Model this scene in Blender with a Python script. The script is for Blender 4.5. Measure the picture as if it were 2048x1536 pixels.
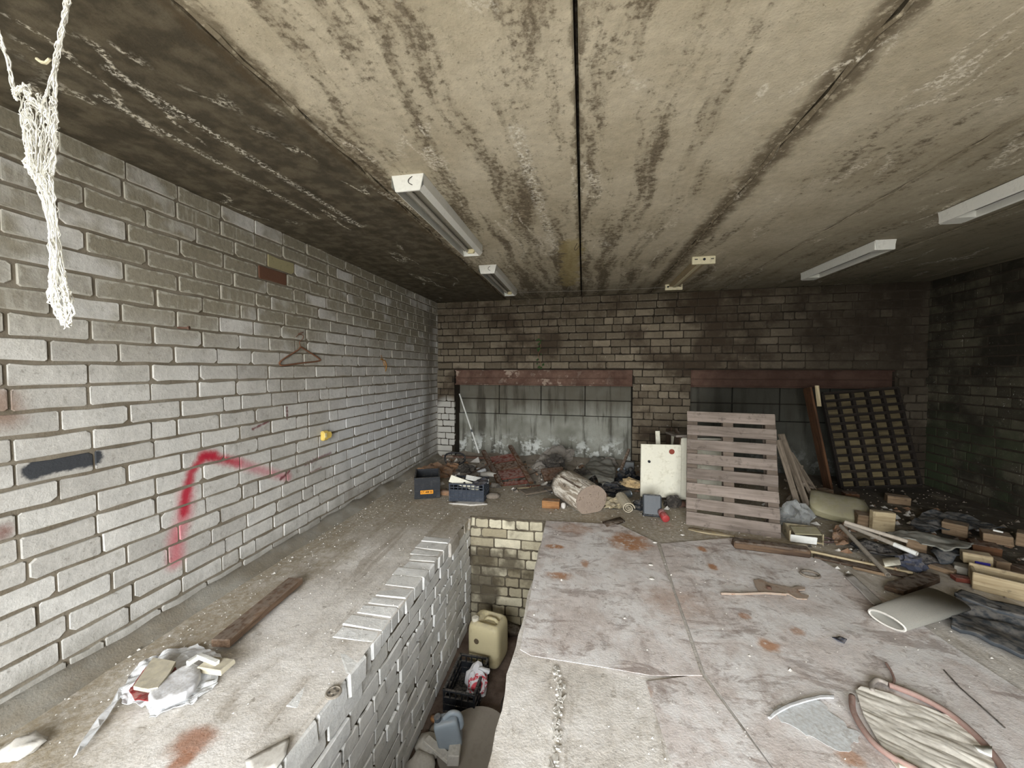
import bpy, bmesh, math, random
from mathutils import Vector, Matrix, noise, Euler
R = math.radians
random.seed(7)
scene = bpy.context.scene
COL = scene.collection
for o in list(bpy.data.objects): bpy.data.objects.remove(o)

# ------------------------------------------------------------------ camera
FPX, HC = 769.0, 1.40                 # focal length in pixels of the 2048 px frame, eye height
YAW, PITCH = R(10.454), R(2.234)
cam = bpy.data.cameras.new('camera'); cam.sensor_width = 36.0; cam.lens = FPX / 2048 * 36.0
cam.clip_start = 0.02; cam.clip_end = 300
camo = bpy.data.objects.new('camera', cam); COL.objects.link(camo)
camo.location = (0, 0, HC); camo.rotation_euler = (R(90) - PITCH, 0, YAW)
scene.camera = camo

# ------------------------------------------------------------------ overcast sky, exposure
world = bpy.data.worlds.new('overcast_sky'); scene.world = world; world.use_nodes = True
bgn = world.node_tree.nodes['Background']
bgn.inputs[0].default_value = (0.95, 0.98, 1.0, 1); bgn.inputs[1].default_value = 3.0
vs = scene.view_settings
vs.view_transform = 'Standard'; vs.look = 'None'; vs.gamma = 1.0; vs.use_curve_mapping = False
vs.exposure = 3.0

# room measures
XL, XR, ZC = -2.27, 4.07, 2.45
YF = -2.00                              # inner face of the front wall with the open gateway
DX0, DX1, DZ = -1.75, 1.15, 2.40       # gateway
YBL, YBR = 5.80, 5.46                  # back wall at left and right corner
PX0, PX1, PY0, PY1, PZ = -1.05, -0.325, 0.62, 3.50, -1.04   # inspection pit

# portal: only guides the sampling of the sky through the gateway
pl = bpy.data.lights.new('gateway_portal', 'AREA'); pl.shape = 'RECTANGLE'
pl.size = DX1 - DX0; pl.size_y = DZ; pl.cycles.is_portal = True
plo = bpy.data.objects.new('gateway_portal', pl); COL.objects.link(plo)
plo.location = ((DX0 + DX1) / 2, YF - 0.31, DZ / 2); plo.rotation_euler = (R(90), 0, 0)

# ------------------------------------------------------------------ geometry of the view (to measure places)
_t, _p = YAW, PITCH
FW = Vector((-math.sin(_t) * math.cos(_p), math.cos(_t) * math.cos(_p), -math.sin(_p)))
RT = Vector((math.cos(_t), math.sin(_t), 0)); UP = RT.cross(FW)
def ray(x, y): return FW + RT * ((x - 1024) / FPX) + UP * ((768 - y) / FPX)
def fl(x, y, z=0.0):
    d = ray(x, y); s = (z - HC) / d.z; return Vector((0, 0, HC)) + d * s
def at(x, y, Y):
    d = ray(x, y); return Vector((0, 0, HC)) + d * (Y / d.y)
def wl(x, y, X=XL):
    d = ray(x, y); return Vector((0, 0, HC)) + d * (X / d.x)
def proj(P):
    q = P - Vector((0, 0, HC)); w = q.dot(FW)
    if w < 0.05: return None
    return 1024 + FPX * q.dot(RT) / w, 768 - FPX * q.dot(UP) / w, w

# ------------------------------------------------------------------ node helpers
def c(r, g, b):
    f = lambda v: (v / 255 / 12.92) if v <= 10 else ((v / 255 + 0.055) / 1.055) ** 2.4
    return (f(r), f(g), f(b), 1)
class G:
    def __init__(s, name):
        s.mat = bpy.data.materials.new(name); s.mat.use_nodes = True
        s.nt = s.mat.node_tree; s.n = s.nt.nodes; s.l = s.nt.links
        s.bsdf = s.n['Principled BSDF']; s.bsdf.inputs['Roughness'].default_value = 0.9
        s.bsdf.inputs['Specular IOR Level'].default_value = 0.25
    def put(s, sock, v):
        if v is None: return
        if isinstance(v, bpy.types.NodeSocket): s.l.new(v, sock)
        else:
            if isinstance(v, (tuple, list)) and sock.type == 'VECTOR': v = tuple(v)[:3]
            sock.default_value = v
    def node(s, t, **k):
        n = s.n.new(t)
        for a, b in k.items(): setattr(n, a, b)
        return n
    def pos(s): return s.node('ShaderNodeNewGeometry').outputs['Position']
    def obj(s): return s.node('ShaderNodeTexCoord').outputs['Object']
    def uv(s): return s.node('ShaderNodeTexCoord').outputs['UV']
    def sep(s, v):
        n = s.node('ShaderNodeSeparateXYZ'); s.put(n.inputs[0], v); return n.outputs
    def comb(s, x, y, z):
        n = s.node('ShaderNodeCombineXYZ')
        for i, v in enumerate((x, y, z)): s.put(n.inputs[i], v)
        return n.outputs[0]
    def m(s, op, a, b=None, cc=None, clamp=False):
        n = s.node('ShaderNodeMath', operation=op); n.use_clamp = clamp
        for i, v in enumerate((a, b, cc)): s.put(n.inputs[i], v)
        return n.outputs[0]
    def v(s, op, a, b=None, out=0, scale=None):
        n = s.node('ShaderNodeVectorMath', operation=op)
        s.put(n.inputs[0], a)
        if b is not None: s.put(n.inputs[1], b)
        if scale is not None: s.put(n.inputs['Scale'], scale)
        return n.outputs['Value'] if op in ('DOT_PRODUCT', 'LENGTH') else n.outputs[0]
    def noise(s, v, scale=5, detail=4, rough=0.55, dist=0.0):
        n = s.node('ShaderNodeTexNoise'); s.put(n.inputs['Vector'], v)
        n.inputs['Scale'].default_value = scale; n.inputs['Detail'].default_value = detail
        n.inputs['Roughness'].default_value = rough; n.inputs['Distortion'].default_value = dist
        return n.outputs[0]
    def snoise(s, v, sc, scale=1.0, detail=4, rough=0.55, dist=0.0):
        return s.noise(s.v('MULTIPLY', v, sc), scale, detail, rough, dist)
    def vor(s, v, scale, feature='F1', out='Distance'):
        n = s.node('ShaderNodeTexVoronoi', feature=feature); s.put(n.inputs['Vector'], v)
        n.inputs['Scale'].default_value = scale; return n.outputs[out]
    def st(s, a, lo, hi):
        n = s.node('ShaderNodeMapRange', interpolation_type='SMOOTHSTEP'); s.put(n.inputs[0], a)
        n.inputs[1].default_value = lo; n.inputs[2].default_value = hi; return n.outputs[0]
    def mix(s, f, a, b, mode='MIX'):
        n = s.node('ShaderNodeMix', data_type='RGBA', blend_type=mode)
        s.put(n.inputs[0], f); s.put(n.inputs[6], a); s.put(n.inputs[7], b); return n.outputs[2]
    def mul(s, a, b): return s.m('MULTIPLY', a, b)
    def scale_col(s, col, f):
        return s.mix(1.0, col, s.comb(f, f, f), 'MULTIPLY')
    def seg(s, p2, pts):              # distance to a polyline (p2 already flattened)
        best = None
        for a, b in zip(pts, pts[1:]):
            a = Vector(a); b = Vector(b); ba = b - a
            pa = s.v('SUBTRACT', p2, tuple(a))
            h = s.m('MULTIPLY', s.v('DOT_PRODUCT', pa, tuple(ba)), 1 / max(ba.dot(ba), 1e-6), clamp=True)
            q = s.v('SCALE', tuple(ba), scale=h)
            d = s.v('LENGTH', s.v('SUBTRACT', pa, q))
            best = d if best is None else s.m('MINIMUM', best, d)
        return best
    def out(s, col, rough=None, h=None, bump=0.3, dist=0.01, metal=None):
        s.put(s.bsdf.inputs['Base Color'], col)
        if rough is not None: s.put(s.bsdf.inputs['Roughness'], rough)
        if metal is not None: s.put(s.bsdf.inputs['Metallic'], metal)
        if h is not None:
            b = s.node('ShaderNodeBump'); b.inputs['Strength'].default_value = bump
            b.inputs['Distance'].default_value = dist; s.put(b.inputs['Height'], h)
            s.l.new(b.outputs[0], s.bsdf.inputs['Normal'])
        return s.mat

MATS = {}
def dusty(g, col, nz, k):                          # settled pale dust on what faces up
    if not k: return col
    z = g.sep(g.node('ShaderNodeNewGeometry').outputs['Normal'])[2]
    return g.mix(g.mul(g.mul(g.st(z, 0.3, 0.95), g.st(nz, 0.35, 0.6)), k), col, c(168, 160, 150))
def plain(name, col, var=0.25, scale=9, rough=0.85, dirt=0.35, dirtc=(70, 60, 50), bump=0.25, metal=0.0, spec=None, dust=0.3):
    if name in MATS: return MATS[name]
    g = G(name); p = g.obj()
    a = g.noise(p, scale, 6, 0.6); b = g.noise(p, scale * 4.5, 4, 0.6)
    col_ = g.scale_col(c(*col), g.m('MULTIPLY_ADD', a, 2 * var, 1 - var))
    dm = g.mul(g.st(g.m('ADD', g.mul(a, 0.6), g.mul(b, 0.4)), 0.5, 0.66), dirt)
    col_ = g.mix(dm, col_, c(*dirtc))
    col_ = dusty(g, col_, b, dust)
    m_ = g.out(col_, rough, b, bump, 0.004, metal)
    if spec is not None: g.bsdf.inputs['Specular IOR Level'].default_value = spec
    MATS[name] = m_; return m_
def wood(name, c1, c2, rough=0.85, dirt=0.3):
    if name in MATS: return MATS[name]
    g = G(name); p = g.obj()
    oi = g.node('ShaderNodeObjectInfo').outputs['Random']
    p = g.v('ADD', p, g.comb(g.mul(oi, 7.0), g.mul(oi, 3.0), g.mul(oi, 5.0)))
    gr = g.snoise(p, (3, 45, 45), 1, 5, 0.6, 0.6); big = g.noise(p, 5, 4)
    f = g.m('ADD', g.mul(gr, 0.7), g.mul(big, 0.3))
    col = g.mix(g.st(f, 0.35, 0.65), c(*c1), c(*c2))
    col = g.scale_col(col, g.m('MULTIPLY_ADD', oi, 0.35, 0.8))
    col = g.mix(g.mul(g.st(g.noise(p, 14, 5, 0.65), 0.55, 0.7), dirt), col, c(52, 44, 36))
    col = dusty(g, col, g.noise(p, 30, 4), 0.3)
    MATS[name] = g.out(col, rough, gr, 0.35, 0.003); return MATS[name]

# ------------------------------------------------------------------ brick materials
def brick_mat(name, ca, cb, damp=None, paints=(), axis='y', grime=None, foot=None, moss=0.0, speck=0.5, wash=0.0, shade_x=None):
    g = G(name); p = g.pos(); x, y, z = g.sep(p)
    at_ = g.node('ShaderNodeAttribute', attribute_name='rnd').outputs['Fac']
    rnd = g.m('FRACT', g.m('ADD', g.node('ShaderNodeObjectInfo').outputs['Random'], at_))
    u, v, _ = g.sep(g.uv())
    n1 = g.noise(p, 7, 5, 0.6); n2 = g.noise(p, 38, 5, 0.65); n3 = g.noise(p, 130, 3, 0.6)
    col = g.mix(rnd, c(*ca), c(*cb))
    col = g.scale_col(col, g.m('MULTIPLY_ADD', n2, 0.5, 0.75))
    col = g.scale_col(col, g.m('MULTIPLY_ADD', n1, 0.5, 0.75))
    col = g.mix(g.mul(g.st(n3, 0.62, 0.72), speck), col, c(95, 88, 78))
    col = g.mix(g.mul(g.st(g.noise(p, 22, 5, 0.7), 0.62, 0.72), speck * 0.8), col, c(92, 84, 72))
    col = g.mix(g.mul(g.mul(g.st(g.noise(p, 11, 6, 0.75), 0.54, 0.66), g.m('MULTIPLY_ADD', rnd, 0.5, 0.25)), speck), col, c(112, 104, 92))
    chip = g.mul(g.st(g.noise(p, 46, 4, 0.7, 0.8), 0.64, 0.69), g.st(n1, 0.45, 0.6))
    col = g.mix(g.mul(chip, 0.7), col, c(226, 223, 216))
    if wash: col = g.mix(g.mul(g.st(g.noise(p, 5, 6, 0.7), 0.45, 0.62), wash), col, c(226, 224, 220))
    if damp:
        z0, z1, dc, pc = damp
        zz = g.m('ADD', z, g.m('MULTIPLY_ADD', g.noise(p, 1.3, 3), 1.2, -0.6))
        area = g.mul(g.st(zz, z0, z1), g.st(g.m('ADD', g.noise(p, 3.1, 3), g.mul(rnd, 0.35)), 0.42, 0.62))
        du = g.mul(g.m('MINIMUM', u, g.m('SUBTRACT', 1.0, u)), 0.25)
        dv = g.mul(g.m('MINIMUM', v, g.m('SUBTRACT', 1.0, v)), 0.088)
        e = g.m('ADD', g.m('MINIMUM', du, dv), g.m('MULTIPLY_ADD', g.noise(p, 30, 4), 0.05, -0.025))
        inner = g.st(e, 0.002, 0.014)
        strk = g.st(g.snoise(p, (42, 42, 4), 1, 4), 0.52, 0.66)
        strk = g.mul(strk, g.st(g.noise(p, 2.3, 2), 0.45, 0.6))
        dk = g.mix(g.mul(strk, 0.8), g.scale_col(c(*dc), g.m('MULTIPLY_ADD', n2, 0.8, 0.6)), c(*pc))
        dcol = g.mix(inner, c(*pc), dk)
        col = g.mix(g.mul(area, 0.8), col, dcol)
    if grime:
        gc, lo, hi = grime
        gm = g.st(g.noise(p, 1.7, 5, 0.6), lo, hi)
        col = g.mix(gm, col, g.mix(0.8, col, c(*gc)))
    if moss:
        mm = g.mul(g.st(g.noise(p, 2.2, 4), 0.42, 0.6), g.st(z, 1.3, 0.2))
        col = g.mix(g.mul(mm, moss), col, c(54, 64, 42))
    if foot:
        fm = g.st(g.m('ADD', z, g.m('MULTIPLY_ADD', n1, 0.3, -0.15)), foot + 0.1, foot - 0.12)
        col = g.mix(g.mul(fm, 0.75), col, c(140, 136, 126))
    if shade_x:  # painted shade: brick colour darkens towards the dim right side of the room
        col = g.mix(g.mul(g.st(g.m('ADD', x, g.m('MULTIPLY_ADD', n1, 0.8, -0.4)), shade_x[0], shade_x[1]), 0.72), col, c(34, 29, 22))
    p2 = g.comb(0, y, z) if axis == 'y' else g.comb(x, 0, z)
    for pts, w0, w1, pc_, k in paints:
        d = g.m('ADD', g.seg(p2, pts), g.m('MULTIPLY_ADD', n2, 0.03, -0.015))
        col = g.mix(g.mul(g.st(d, w1, w0), k), col, c(*pc_))
    return g.out(col, 0.92, g.m('ADD', n2, g.mul(n3, 0.4)), 0.45, 0.006)

def wy(*pts): return [(0, wl(a, b).y, wl(a, b).z) for a, b in pts]
red = (168, 30, 52); dred = (96, 26, 34)
paints_left = [
    (wy((350, 1120), (352, 1075), (368, 1030), (372, 985)), 0.0, 0.085, (190, 80, 96), 0.7),
    (wy((366, 1025), (372, 985), (382, 945), (405, 912), (425, 910)), 0.004, 0.05, red, 0.92),
    (wy((405, 912), (440, 918), (475, 926)), 0.0, 0.055, red, 0.9),
    (wy((475, 926), (520, 940), (575, 955)), 0.0, 0.06, (186, 90, 104), 0.6),
    (wy((68, 940), (100, 930), (184, 916)), 0.030, 0.046, (44, 48, 54), 0.95),
    (wy((610, 928), (660, 906)), 0.002, 0.022, dred, 0.8),
    (wy((505, 858), (535, 843)), 0.0, 0.014, dred, 0.85),
    (wy((572, 815), (573, 838)), 0.0, 0.016, dred, 0.8),
    (wy((560, 958), (578, 942)), 0.0, 0.02, dred, 0.85),
    (wy((620, 945), (640, 935)), 0.0, 0.016, (110, 60, 52), 0.6),
    (wy((762, 712), (770, 735)), 0.0, 0.022, (170, 116, 40), 0.85),
    (wy((0, 800), (10, 830)), 0.0, 0.10, (120, 84, 58), 0.7),
    (wy((0, 1066), (5, 1062)), 0.0, 0.05, (110, 60, 48), 0.7),
    (wy((690, 900), (700, 985)), 0.0, 0.09, (120, 112, 98), 0.45),
    ([(0, 3.5, .75), (0, 5.2, .7)], 0.1, 0.62, (214, 216, 219), 0.55),
    (wy((860, 640), (858, 800), (850, 900)), 0.02, 0.28, (116, 110, 100), 0.7),
]
M_BL = brick_mat('brick_left', (199, 197, 192), (175, 172, 166), damp=(1.2, 2.0, (124, 116, 94), (172, 167, 152)),
                 paints=paints_left, foot=0.12)
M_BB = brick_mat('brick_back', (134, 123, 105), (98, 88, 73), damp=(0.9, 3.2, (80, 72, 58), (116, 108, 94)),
                 axis='x', grime=((58, 46, 34), 0.44, 0.62), shade_x=(0.8, 3.6), paints=[([(-2.1, 0, 0.1), (-2.1, 0, 0.75)], 0.12, 0.26, (206, 204, 196), 0.65)])
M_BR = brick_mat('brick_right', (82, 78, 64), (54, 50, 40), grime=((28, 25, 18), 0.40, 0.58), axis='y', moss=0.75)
M_BP = brick_mat('brick_pit', (234, 234, 232), (206, 204, 198), axis='y', wash=0.75)
M_BE = brick_mat('brick_pit_end', (206, 198, 174), (150, 140, 116), axis='x', grime=((60, 50, 36), 0.47, 0.6))
M_RED = plain('brick_red', (104, 74, 58), 0.3, 30)
M_YEL = plain('brick_yellowed', (158, 150, 116), 0.2, 30)

def concrete(name, ca, cb, scale=2.5, spots=0.4, extra=None, rough=0.9, bump=0.5):
    g = G(name); p = g.pos()
    a = g.noise(p, scale, 6, 0.65); b = g.noise(p, 24, 5, 0.65); d = g.noise(p, 110, 3)
    col = g.mix(g.st(a, 0.35, 0.65), c(*ca), c(*cb))
    col = g.scale_col(col, g.m('MULTIPLY_ADD', b, 0.6, 0.7))
    col = g.mix(g.mul(g.st(d, 0.6, 0.72), spots), col, c(84, 78, 68))
    if extra: col = extra(g, p, col)
    return g.out(col, rough, g.m('ADD', b, g.mul(d, 0.5)), bump, 0.006)
M_MORT = concrete('mortar', (134, 126, 112), (108, 99, 85), 6)
M_MORTB = concrete('mortar_dark', (58, 50, 40), (42, 36, 28), 4)
M_MORTP = concrete('mortar_pit', (104, 96, 82), (70, 62, 50), 5)

# ceiling: mould streaks along the slabs, white bloom, damp slab along the left wall
def ceil_extra(g, p, col):
    x, y, z = g.sep(p)
    warp = g.m('ADD', x, g.m('MULTIPLY_ADD', g.noise(p, 1.1, 3), 0.3, -0.15))
    ps = g.comb(g.mul(warp, 6.5), g.mul(y, 0.7), 0)
    streak = g.noise(ps, 1.0, 4, 0.6); fine = g.noise(p, 34, 5, 0.7); mid = g.noise(p, 9, 4, 0.6)
    far = g.st(y, 1.0, 5.2)
    thr = g.m('ADD', g.m('ADD', g.mul(streak, 0.50), g.mul(fine, 0.40)), g.m('ADD', g.mul(mid, 0.10), g.mul(far, 0.045)))
    lefts = g.st(x, 0.9, 0.2)                       # more mould over the left slabs
    thr = g.m('ADD', thr, g.m('MULTIPLY_ADD', lefts, 0.055, -0.045))
    hz_ = g.mul(g.st(g.m('ADD', streak, g.mul(far, 0.06)), 0.46, 0.66), g.m('MULTIPLY_ADD', lefts, 0.30, 0.12))
    col = g.mix(hz_, col, c(112, 99, 78))
    col = g.mix(g.mul(g.st(thr, 0.515, 0.60), g.m('MULTIPLY_ADD', g.noise(p, 70, 3, 0.7), 1.1, 0.15)), col, c(80, 68, 52))
    col = g.mix(g.mul(g.st(g.noise(p, 55, 4, 0.7), 0.63, 0.69), 0.5), col, c(110, 96, 74))
    # damp left slab
    ls = g.st(g.m('ADD', x, g.m('MULTIPLY_ADD', mid, 0.05, -0.025)), -1.14, -1.17)
    damp = g.scale_col(g.mix(g.st(mid, 0.4, 0.65), c(64, 58, 46), c(98, 90, 74)), g.m('MULTIPLY_ADD', fine, 0.6, 0.7))
    col = g.mix(g.mul(ls, 0.94), col, damp)
    # dark grime along the joints
    for jx, w, k in ((-1.15, 0.07, 0.7), (-0.03, 0.03, 0.6), (0.91, 0.10, 0.8), (1.80, 0.035, 0.35), (2.75, 0.03, 0.4)):
        d = g.m('ABSOLUTE', g.m('SUBTRACT', x, jx)); d = g.m('ADD', d, g.m('MULTIPLY_ADD', mid, 0.14, -0.07))
        col = g.mix(g.mul(g.mul(g.st(d, w, w * 0.3), k), g.st(fine, 0.3, 0.5)), col, c(84, 72, 54))
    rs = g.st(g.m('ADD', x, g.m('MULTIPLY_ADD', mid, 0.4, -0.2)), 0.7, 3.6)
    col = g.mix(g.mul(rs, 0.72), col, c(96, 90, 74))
    # white bloom
    bl = g.m('ABSOLUTE', g.m('SUBTRACT', g.noise(g.comb(g.mul(warp, 2.6), g.mul(y, 0.8), 0), 1.0, 3), 0.55))
    bl = g.mul(g.st(bl, 0.022, 0.004), g.mul(g.st(g.noise(p, 2.0, 2), 0.48, 0.58), g.st(g.noise(p, 60, 4, 0.7), 0.46, 0.58)))
    col = g.mix(g.mul(bl, 0.9), col, c(226, 220, 205))
    for pts, w in (([(-1.62, 1.1, 0), (-1.60, 2.6, 0)], 0.03), ([(-1.82, 1.2, 0), (-1.8, 2.4, 0)], 0.025),
                   ([(-0.30, 1.7, 0), (-0.27, 2.9, 0), (-0.24, 3.4, 0)], 0.05), ([(-0.62, 2.7, 0), (-0.5, 3.4, 0), (-0.6, 3.7, 0)], 0.02)):
        d = g.seg(g.comb(x, y, 0), pts)
        msk = g.mul(g.st(d, w, w * 0.3), g.st(g.noise(p, 55, 4, 0.75), 0.48, 0.6))
        col = g.mix(g.mul(msk, 0.9), col, c(228, 224, 212))
    d = g.m('ADD', g.seg(g.comb(x, y, 0), [(-0.10, 3.3, 0), (-0.18, 4.9, 0)]), g.m('MULTIPLY_ADD', mid, 0.3, -0.15))
    col = g.mix(g.mul(g.st(d, 0.13, 0.05), 0.7), col, c(176, 160, 112))
    # soot towards the back and right corner
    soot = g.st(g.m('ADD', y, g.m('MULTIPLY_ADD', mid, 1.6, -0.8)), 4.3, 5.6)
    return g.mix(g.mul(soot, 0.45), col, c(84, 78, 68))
M_CEIL = concrete('ceiling_concrete', (200, 191, 170), (180, 170, 148), 1.6, 0.25, ceil_extra, bump=0.4)

def blob(g, p, px, py, r, rx=1.0):
    P = fl(px, py); x, y, z = g.sep(p)
    d = g.v('LENGTH', g.comb(g.mul(g.m('SUBTRACT', x, P.x), rx), g.m('SUBTRACT', y, P.y), 0))
    return g.m('ADD', d, g.m('MULTIPLY_ADD', g.noise(p, 7, 5, 0.7), r * 1.6, -r * 0.8))
def floor_extra(g, p, col):
    x, y, z = g.sep(p); n = g.noise(p, 3.2, 5, 0.65); f = g.noise(p, 30, 5, 0.7)
    sk = g.st(g.snoise(p, (7, 1.3, 1), 1.0, 6, 0.7, 0.5), 0.50, 0.64)
    col = g.mix(g.mul(sk, 0.55), col, c(150, 138, 122))
    sp = g.mul(g.st(g.noise(p, 16, 6, 0.75), 0.58, 0.66), 0.6)
    col = g.mix(sp, col, c(126, 116, 104))
    # whitened lime on the near slabs and along the pit
    w = g.mul(g.st(y, 2.6, 1.5), g.st(n, 0.44, 0.62))
    col = g.mix(g.mul(w, 0.75), col, c(232, 228, 223))
    # damp brown band along the left wall and over the back half
    ws = g.st(g.m('ADD', x, g.m('MULTIPLY_ADD', n, 1.1, -0.55)), -1.65, -2.0)
    wb = g.st(g.m('ADD', y, g.m('MULTIPLY_ADD', n, 1.0, -0.5)), 2.5, 3.5)
    wet = g.m('MAXIMUM', ws, wb)
    col = g.mix(g.mul(wet, g.m('MULTIPLY_ADD', g.st(f, 0.35, 0.6), 0.45, 0.45)), col, c(156, 144, 122))
    for q in ((390, 1485, 0.10), (365, 1520, 0.06)):
        col = g.mix(g.mul(g.st(blob(g, p, *q), q[2], q[2] * 0.3), 0.75), col, c(150, 92, 52))
    sm = g.st(g.m('ADD', y, g.mul(x, 0.15)), 4.6, 5.6)
    col = g.mix(g.mul(sm, 0.6), col, c(124, 112, 98))
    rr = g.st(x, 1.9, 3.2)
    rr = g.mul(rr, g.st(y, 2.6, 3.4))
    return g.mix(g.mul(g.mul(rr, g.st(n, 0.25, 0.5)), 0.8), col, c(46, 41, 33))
M_FLOOR = concrete('floor_concrete', (224, 219, 212), (196, 189, 180), 2.2, 0.35, floor_extra)
M_PITF = concrete('pit_floor_dirt', (124, 108, 98), (84, 70, 62), 4, 0.5)

def sheet_extra(g, p, col):
    f = g.noise(p, 30, 5, 0.7); n = g.noise(p, 2.6, 6, 0.7, 0.6); ns = g.snoise(p, (3.0, 1.2, 1), 1.5, 6, 0.7)
    col = g.mix(g.mul(g.st(n, 0.42, 0.60), 0.9), col, c(233, 230, 228))
    col = g.mix(g.mul(g.st(ns, 0.54, 0.68), 0.55), col, c(150, 132, 122))
    col = g.mix(g.mul(g.st(g.noise(p, 75, 3, 0.6), 0.62, 0.68), 0.85), col, c(224, 220, 214))
    col = g.mix(g.mul(g.st(g.snoise(p, (2.2, 5.0, 1), 1.3, 6, 0.75, 0.8), 0.52, 0.62), 0.55), col, c(128, 108, 98))
    col = g.mix(g.mul(g.st(g.noise(p, 19, 6, 0.75), 0.56, 0.64), 0.45), col, c(140, 124, 114))
    for px, py, r, rx, k in ((1260, 1085, 0.22, 1.0, 0.85), (1150, 1060, 0.16, 0.8, 0.45), (1110, 1095, 0.05, 0.5, 0.9), (1115, 1152, 0.06, 0.6, 0.8),
                            (1170, 1130, 0.07, 2.0, 0.7), (1405, 1100, 0.07, 1.6, 0.85), (1425, 1135, 0.06, 1.6, 0.85), (1535, 1292, 0.06, 0.8, 0.8),
                            (1595, 1265, 0.05, 1, 0.6), (1490, 1235, 0.04, 1, 0.6), (1285, 1385, 0.05, 1.0, 0.75), (1345, 1205, 0.22, 1, 0.25), (1700, 1520, 0.05, 1, 0.6)):
        d = blob(g, p, px, py, r, rx)
        col = g.mix(g.mul(g.mul(g.st(d, r, r * 0.35), k), g.st(f, 0.3, 0.5)), col, c(172, 116, 66))
    return col
M_SHEET = concrete('sheet_steel', (222, 214, 210), (200, 189, 183), 1.8, 0.3, sheet_extra, 0.8, 0.35)
def panel_extra(g, p, col):
    x, y, z = g.sep(p); s = g.snoise(p, (9, 9, 0.9), 1.0, 5, 0.6)
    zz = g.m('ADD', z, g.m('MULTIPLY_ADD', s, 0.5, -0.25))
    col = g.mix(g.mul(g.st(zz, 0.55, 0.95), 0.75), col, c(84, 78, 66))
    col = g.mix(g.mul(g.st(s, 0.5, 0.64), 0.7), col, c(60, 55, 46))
    lo = g.mul(g.st(z, 0.45, 0.15), g.st(g.noise(p, 6, 5, 0.7), 0.48, 0.6))
    col = g.mix(lo, col, c(204, 206, 200))
    rr = g.st(x, 1.2, 1.9)  # shade of the right recess, painted into the concrete colour
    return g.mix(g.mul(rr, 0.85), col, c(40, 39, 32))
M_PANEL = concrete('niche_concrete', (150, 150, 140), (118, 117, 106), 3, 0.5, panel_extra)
def rust_shade_extra(g, p, col):
    n = g.noise(p, 6, 6, 0.7); x, y, z = g.sep(p)
    col = g.mix(g.mul(g.st(n, 0.54, 0.62), g.st(x, 0.9, -0.3)), col, c(168, 150, 134))
    col = g.mix(g.mul(g.st(g.noise(p, 3, 5, 0.7), 0.5, 0.65), 0.7), col, c(70, 48, 38))
    return g.mix(g.mul(g.mul(g.st(x, 1.2, 2.0), g.st(y, 4.6, 5.0)), 0.7), col, c(44, 28, 20))  # shade on the right lintel, put into the steel colour
M_RUST = concrete('rusty_steel', (112, 88, 75), (92, 68, 57), 5, 0.3, rust_shade_extra, 0.85)
M_OUT = concrete('yard_gravel', (150, 146, 138), (120, 116, 106), 1.0)
M_FRONT = concrete('front_wall_brickwork', (120, 112, 98), (96, 88, 76), 3)

# object materials
W_PAL = wood('pallet_wood', (140, 128, 119), (112, 101, 92), dirt=.45); W_PALB = wood('pallet_wood_back', (116, 103, 92), (86, 75, 65))
W_DARK = wood('dark_wet_wood', (92, 74, 58), (58, 45, 36)); W_GREY = wood('grey_lath_wood', (122, 110, 96), (86, 76, 64))
W_YEL = wood('yellow_wood', (180, 164, 132), (142, 124, 95), dirt=0.45); W_TAN = wood('tan_wood', (146, 124, 99), (106, 87, 67), dirt=0.5)
W_BRN = wood('brown_wood', (94, 64, 42), (62, 42, 28)); W_RED = wood('red_painted_wood', (112, 54, 42), (84, 44, 34))
W_PALE = wood('pale_lath_wood', (196, 180, 146), (150, 134, 104)); W_ORG = wood('orange_wood', (172, 126, 82), (128, 88, 56))
WHITE = plain('white_enamel', (226, 226, 220), 0.1, 12, 0.5, 0.15); CREAM = plain('cream_paint', (222, 218, 200), 0.12, 10, 0.6, 0.35, (150, 140, 110))
CREAML = plain('cream_fitting', (214, 206, 176), 0.12, 12, 0.5, 0.3); REFL = plain('reflector_grey', (150, 146, 134), 0.15, 10, 0.4, 0.3)
TUBE = plain('dusty_glass_tube', (172, 168, 158), 0.1, 20, 0.35, 0.2); CERAM = plain('pale_lampholder', (226, 216, 176), 0.1, 20, 0.5, 0.1)
BLACK = plain('black_plastic', (34, 36, 40), 0.3, 14, 0.55, 0.35, (80, 78, 76)); NAVY = plain('blue_black_plastic', (50, 56, 66), 0.25, 14, 0.55, 0.35, (104, 104, 106))
RUBBER = plain('black_rubber', (40, 40, 42), 0.3, 10, 0.8, 0.4, (84, 82, 80)); FELT = plain('roofing_felt', (62, 66, 70), 0.3, 6, 0.9, 0.5, (96, 94, 90))
GREYF = plain('grey_felt', (128, 128, 120), 0.2, 8, 0.95, 0.4, (90, 86, 78)); CARP = plain('grey_carpet', (136, 134, 126), 0.15, 60, 0.98, 0.4, (104, 100, 92))
BEIGEP = plain('beige_polyethylene', (208, 196, 158), 0.14, 6, 0.45, 0.3, (140, 120, 84)); OLIVE = plain('olive_plastic', (146, 140, 112), 0.12, 5, 0.55, 0.3, (96, 88, 70))
SILV = plain('silver_plastic', (150, 160, 168), 0.1, 8, 0.4, 0.2); DKRAG = plain('dark_rag', (58, 54, 50), 0.4, 10, 0.95, 0.5, (92, 84, 74))
BRNRAG = plain('brown_rag', (140, 108, 82), 0.3, 9, 0.95, 0.4); GREYRAG = plain('grey_rag', (128, 122, 114), 0.3, 9, 0.95, 0.5, (84, 78, 70))
BLUERAG = plain('blue_grey_rag', (66, 70, 84), 0.3, 9, 0.95, 0.4); CAMO = plain('camouflage_rag', (150, 138, 112), 0.3, 7, 0.95, 0.8, (78, 72, 54))
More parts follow.
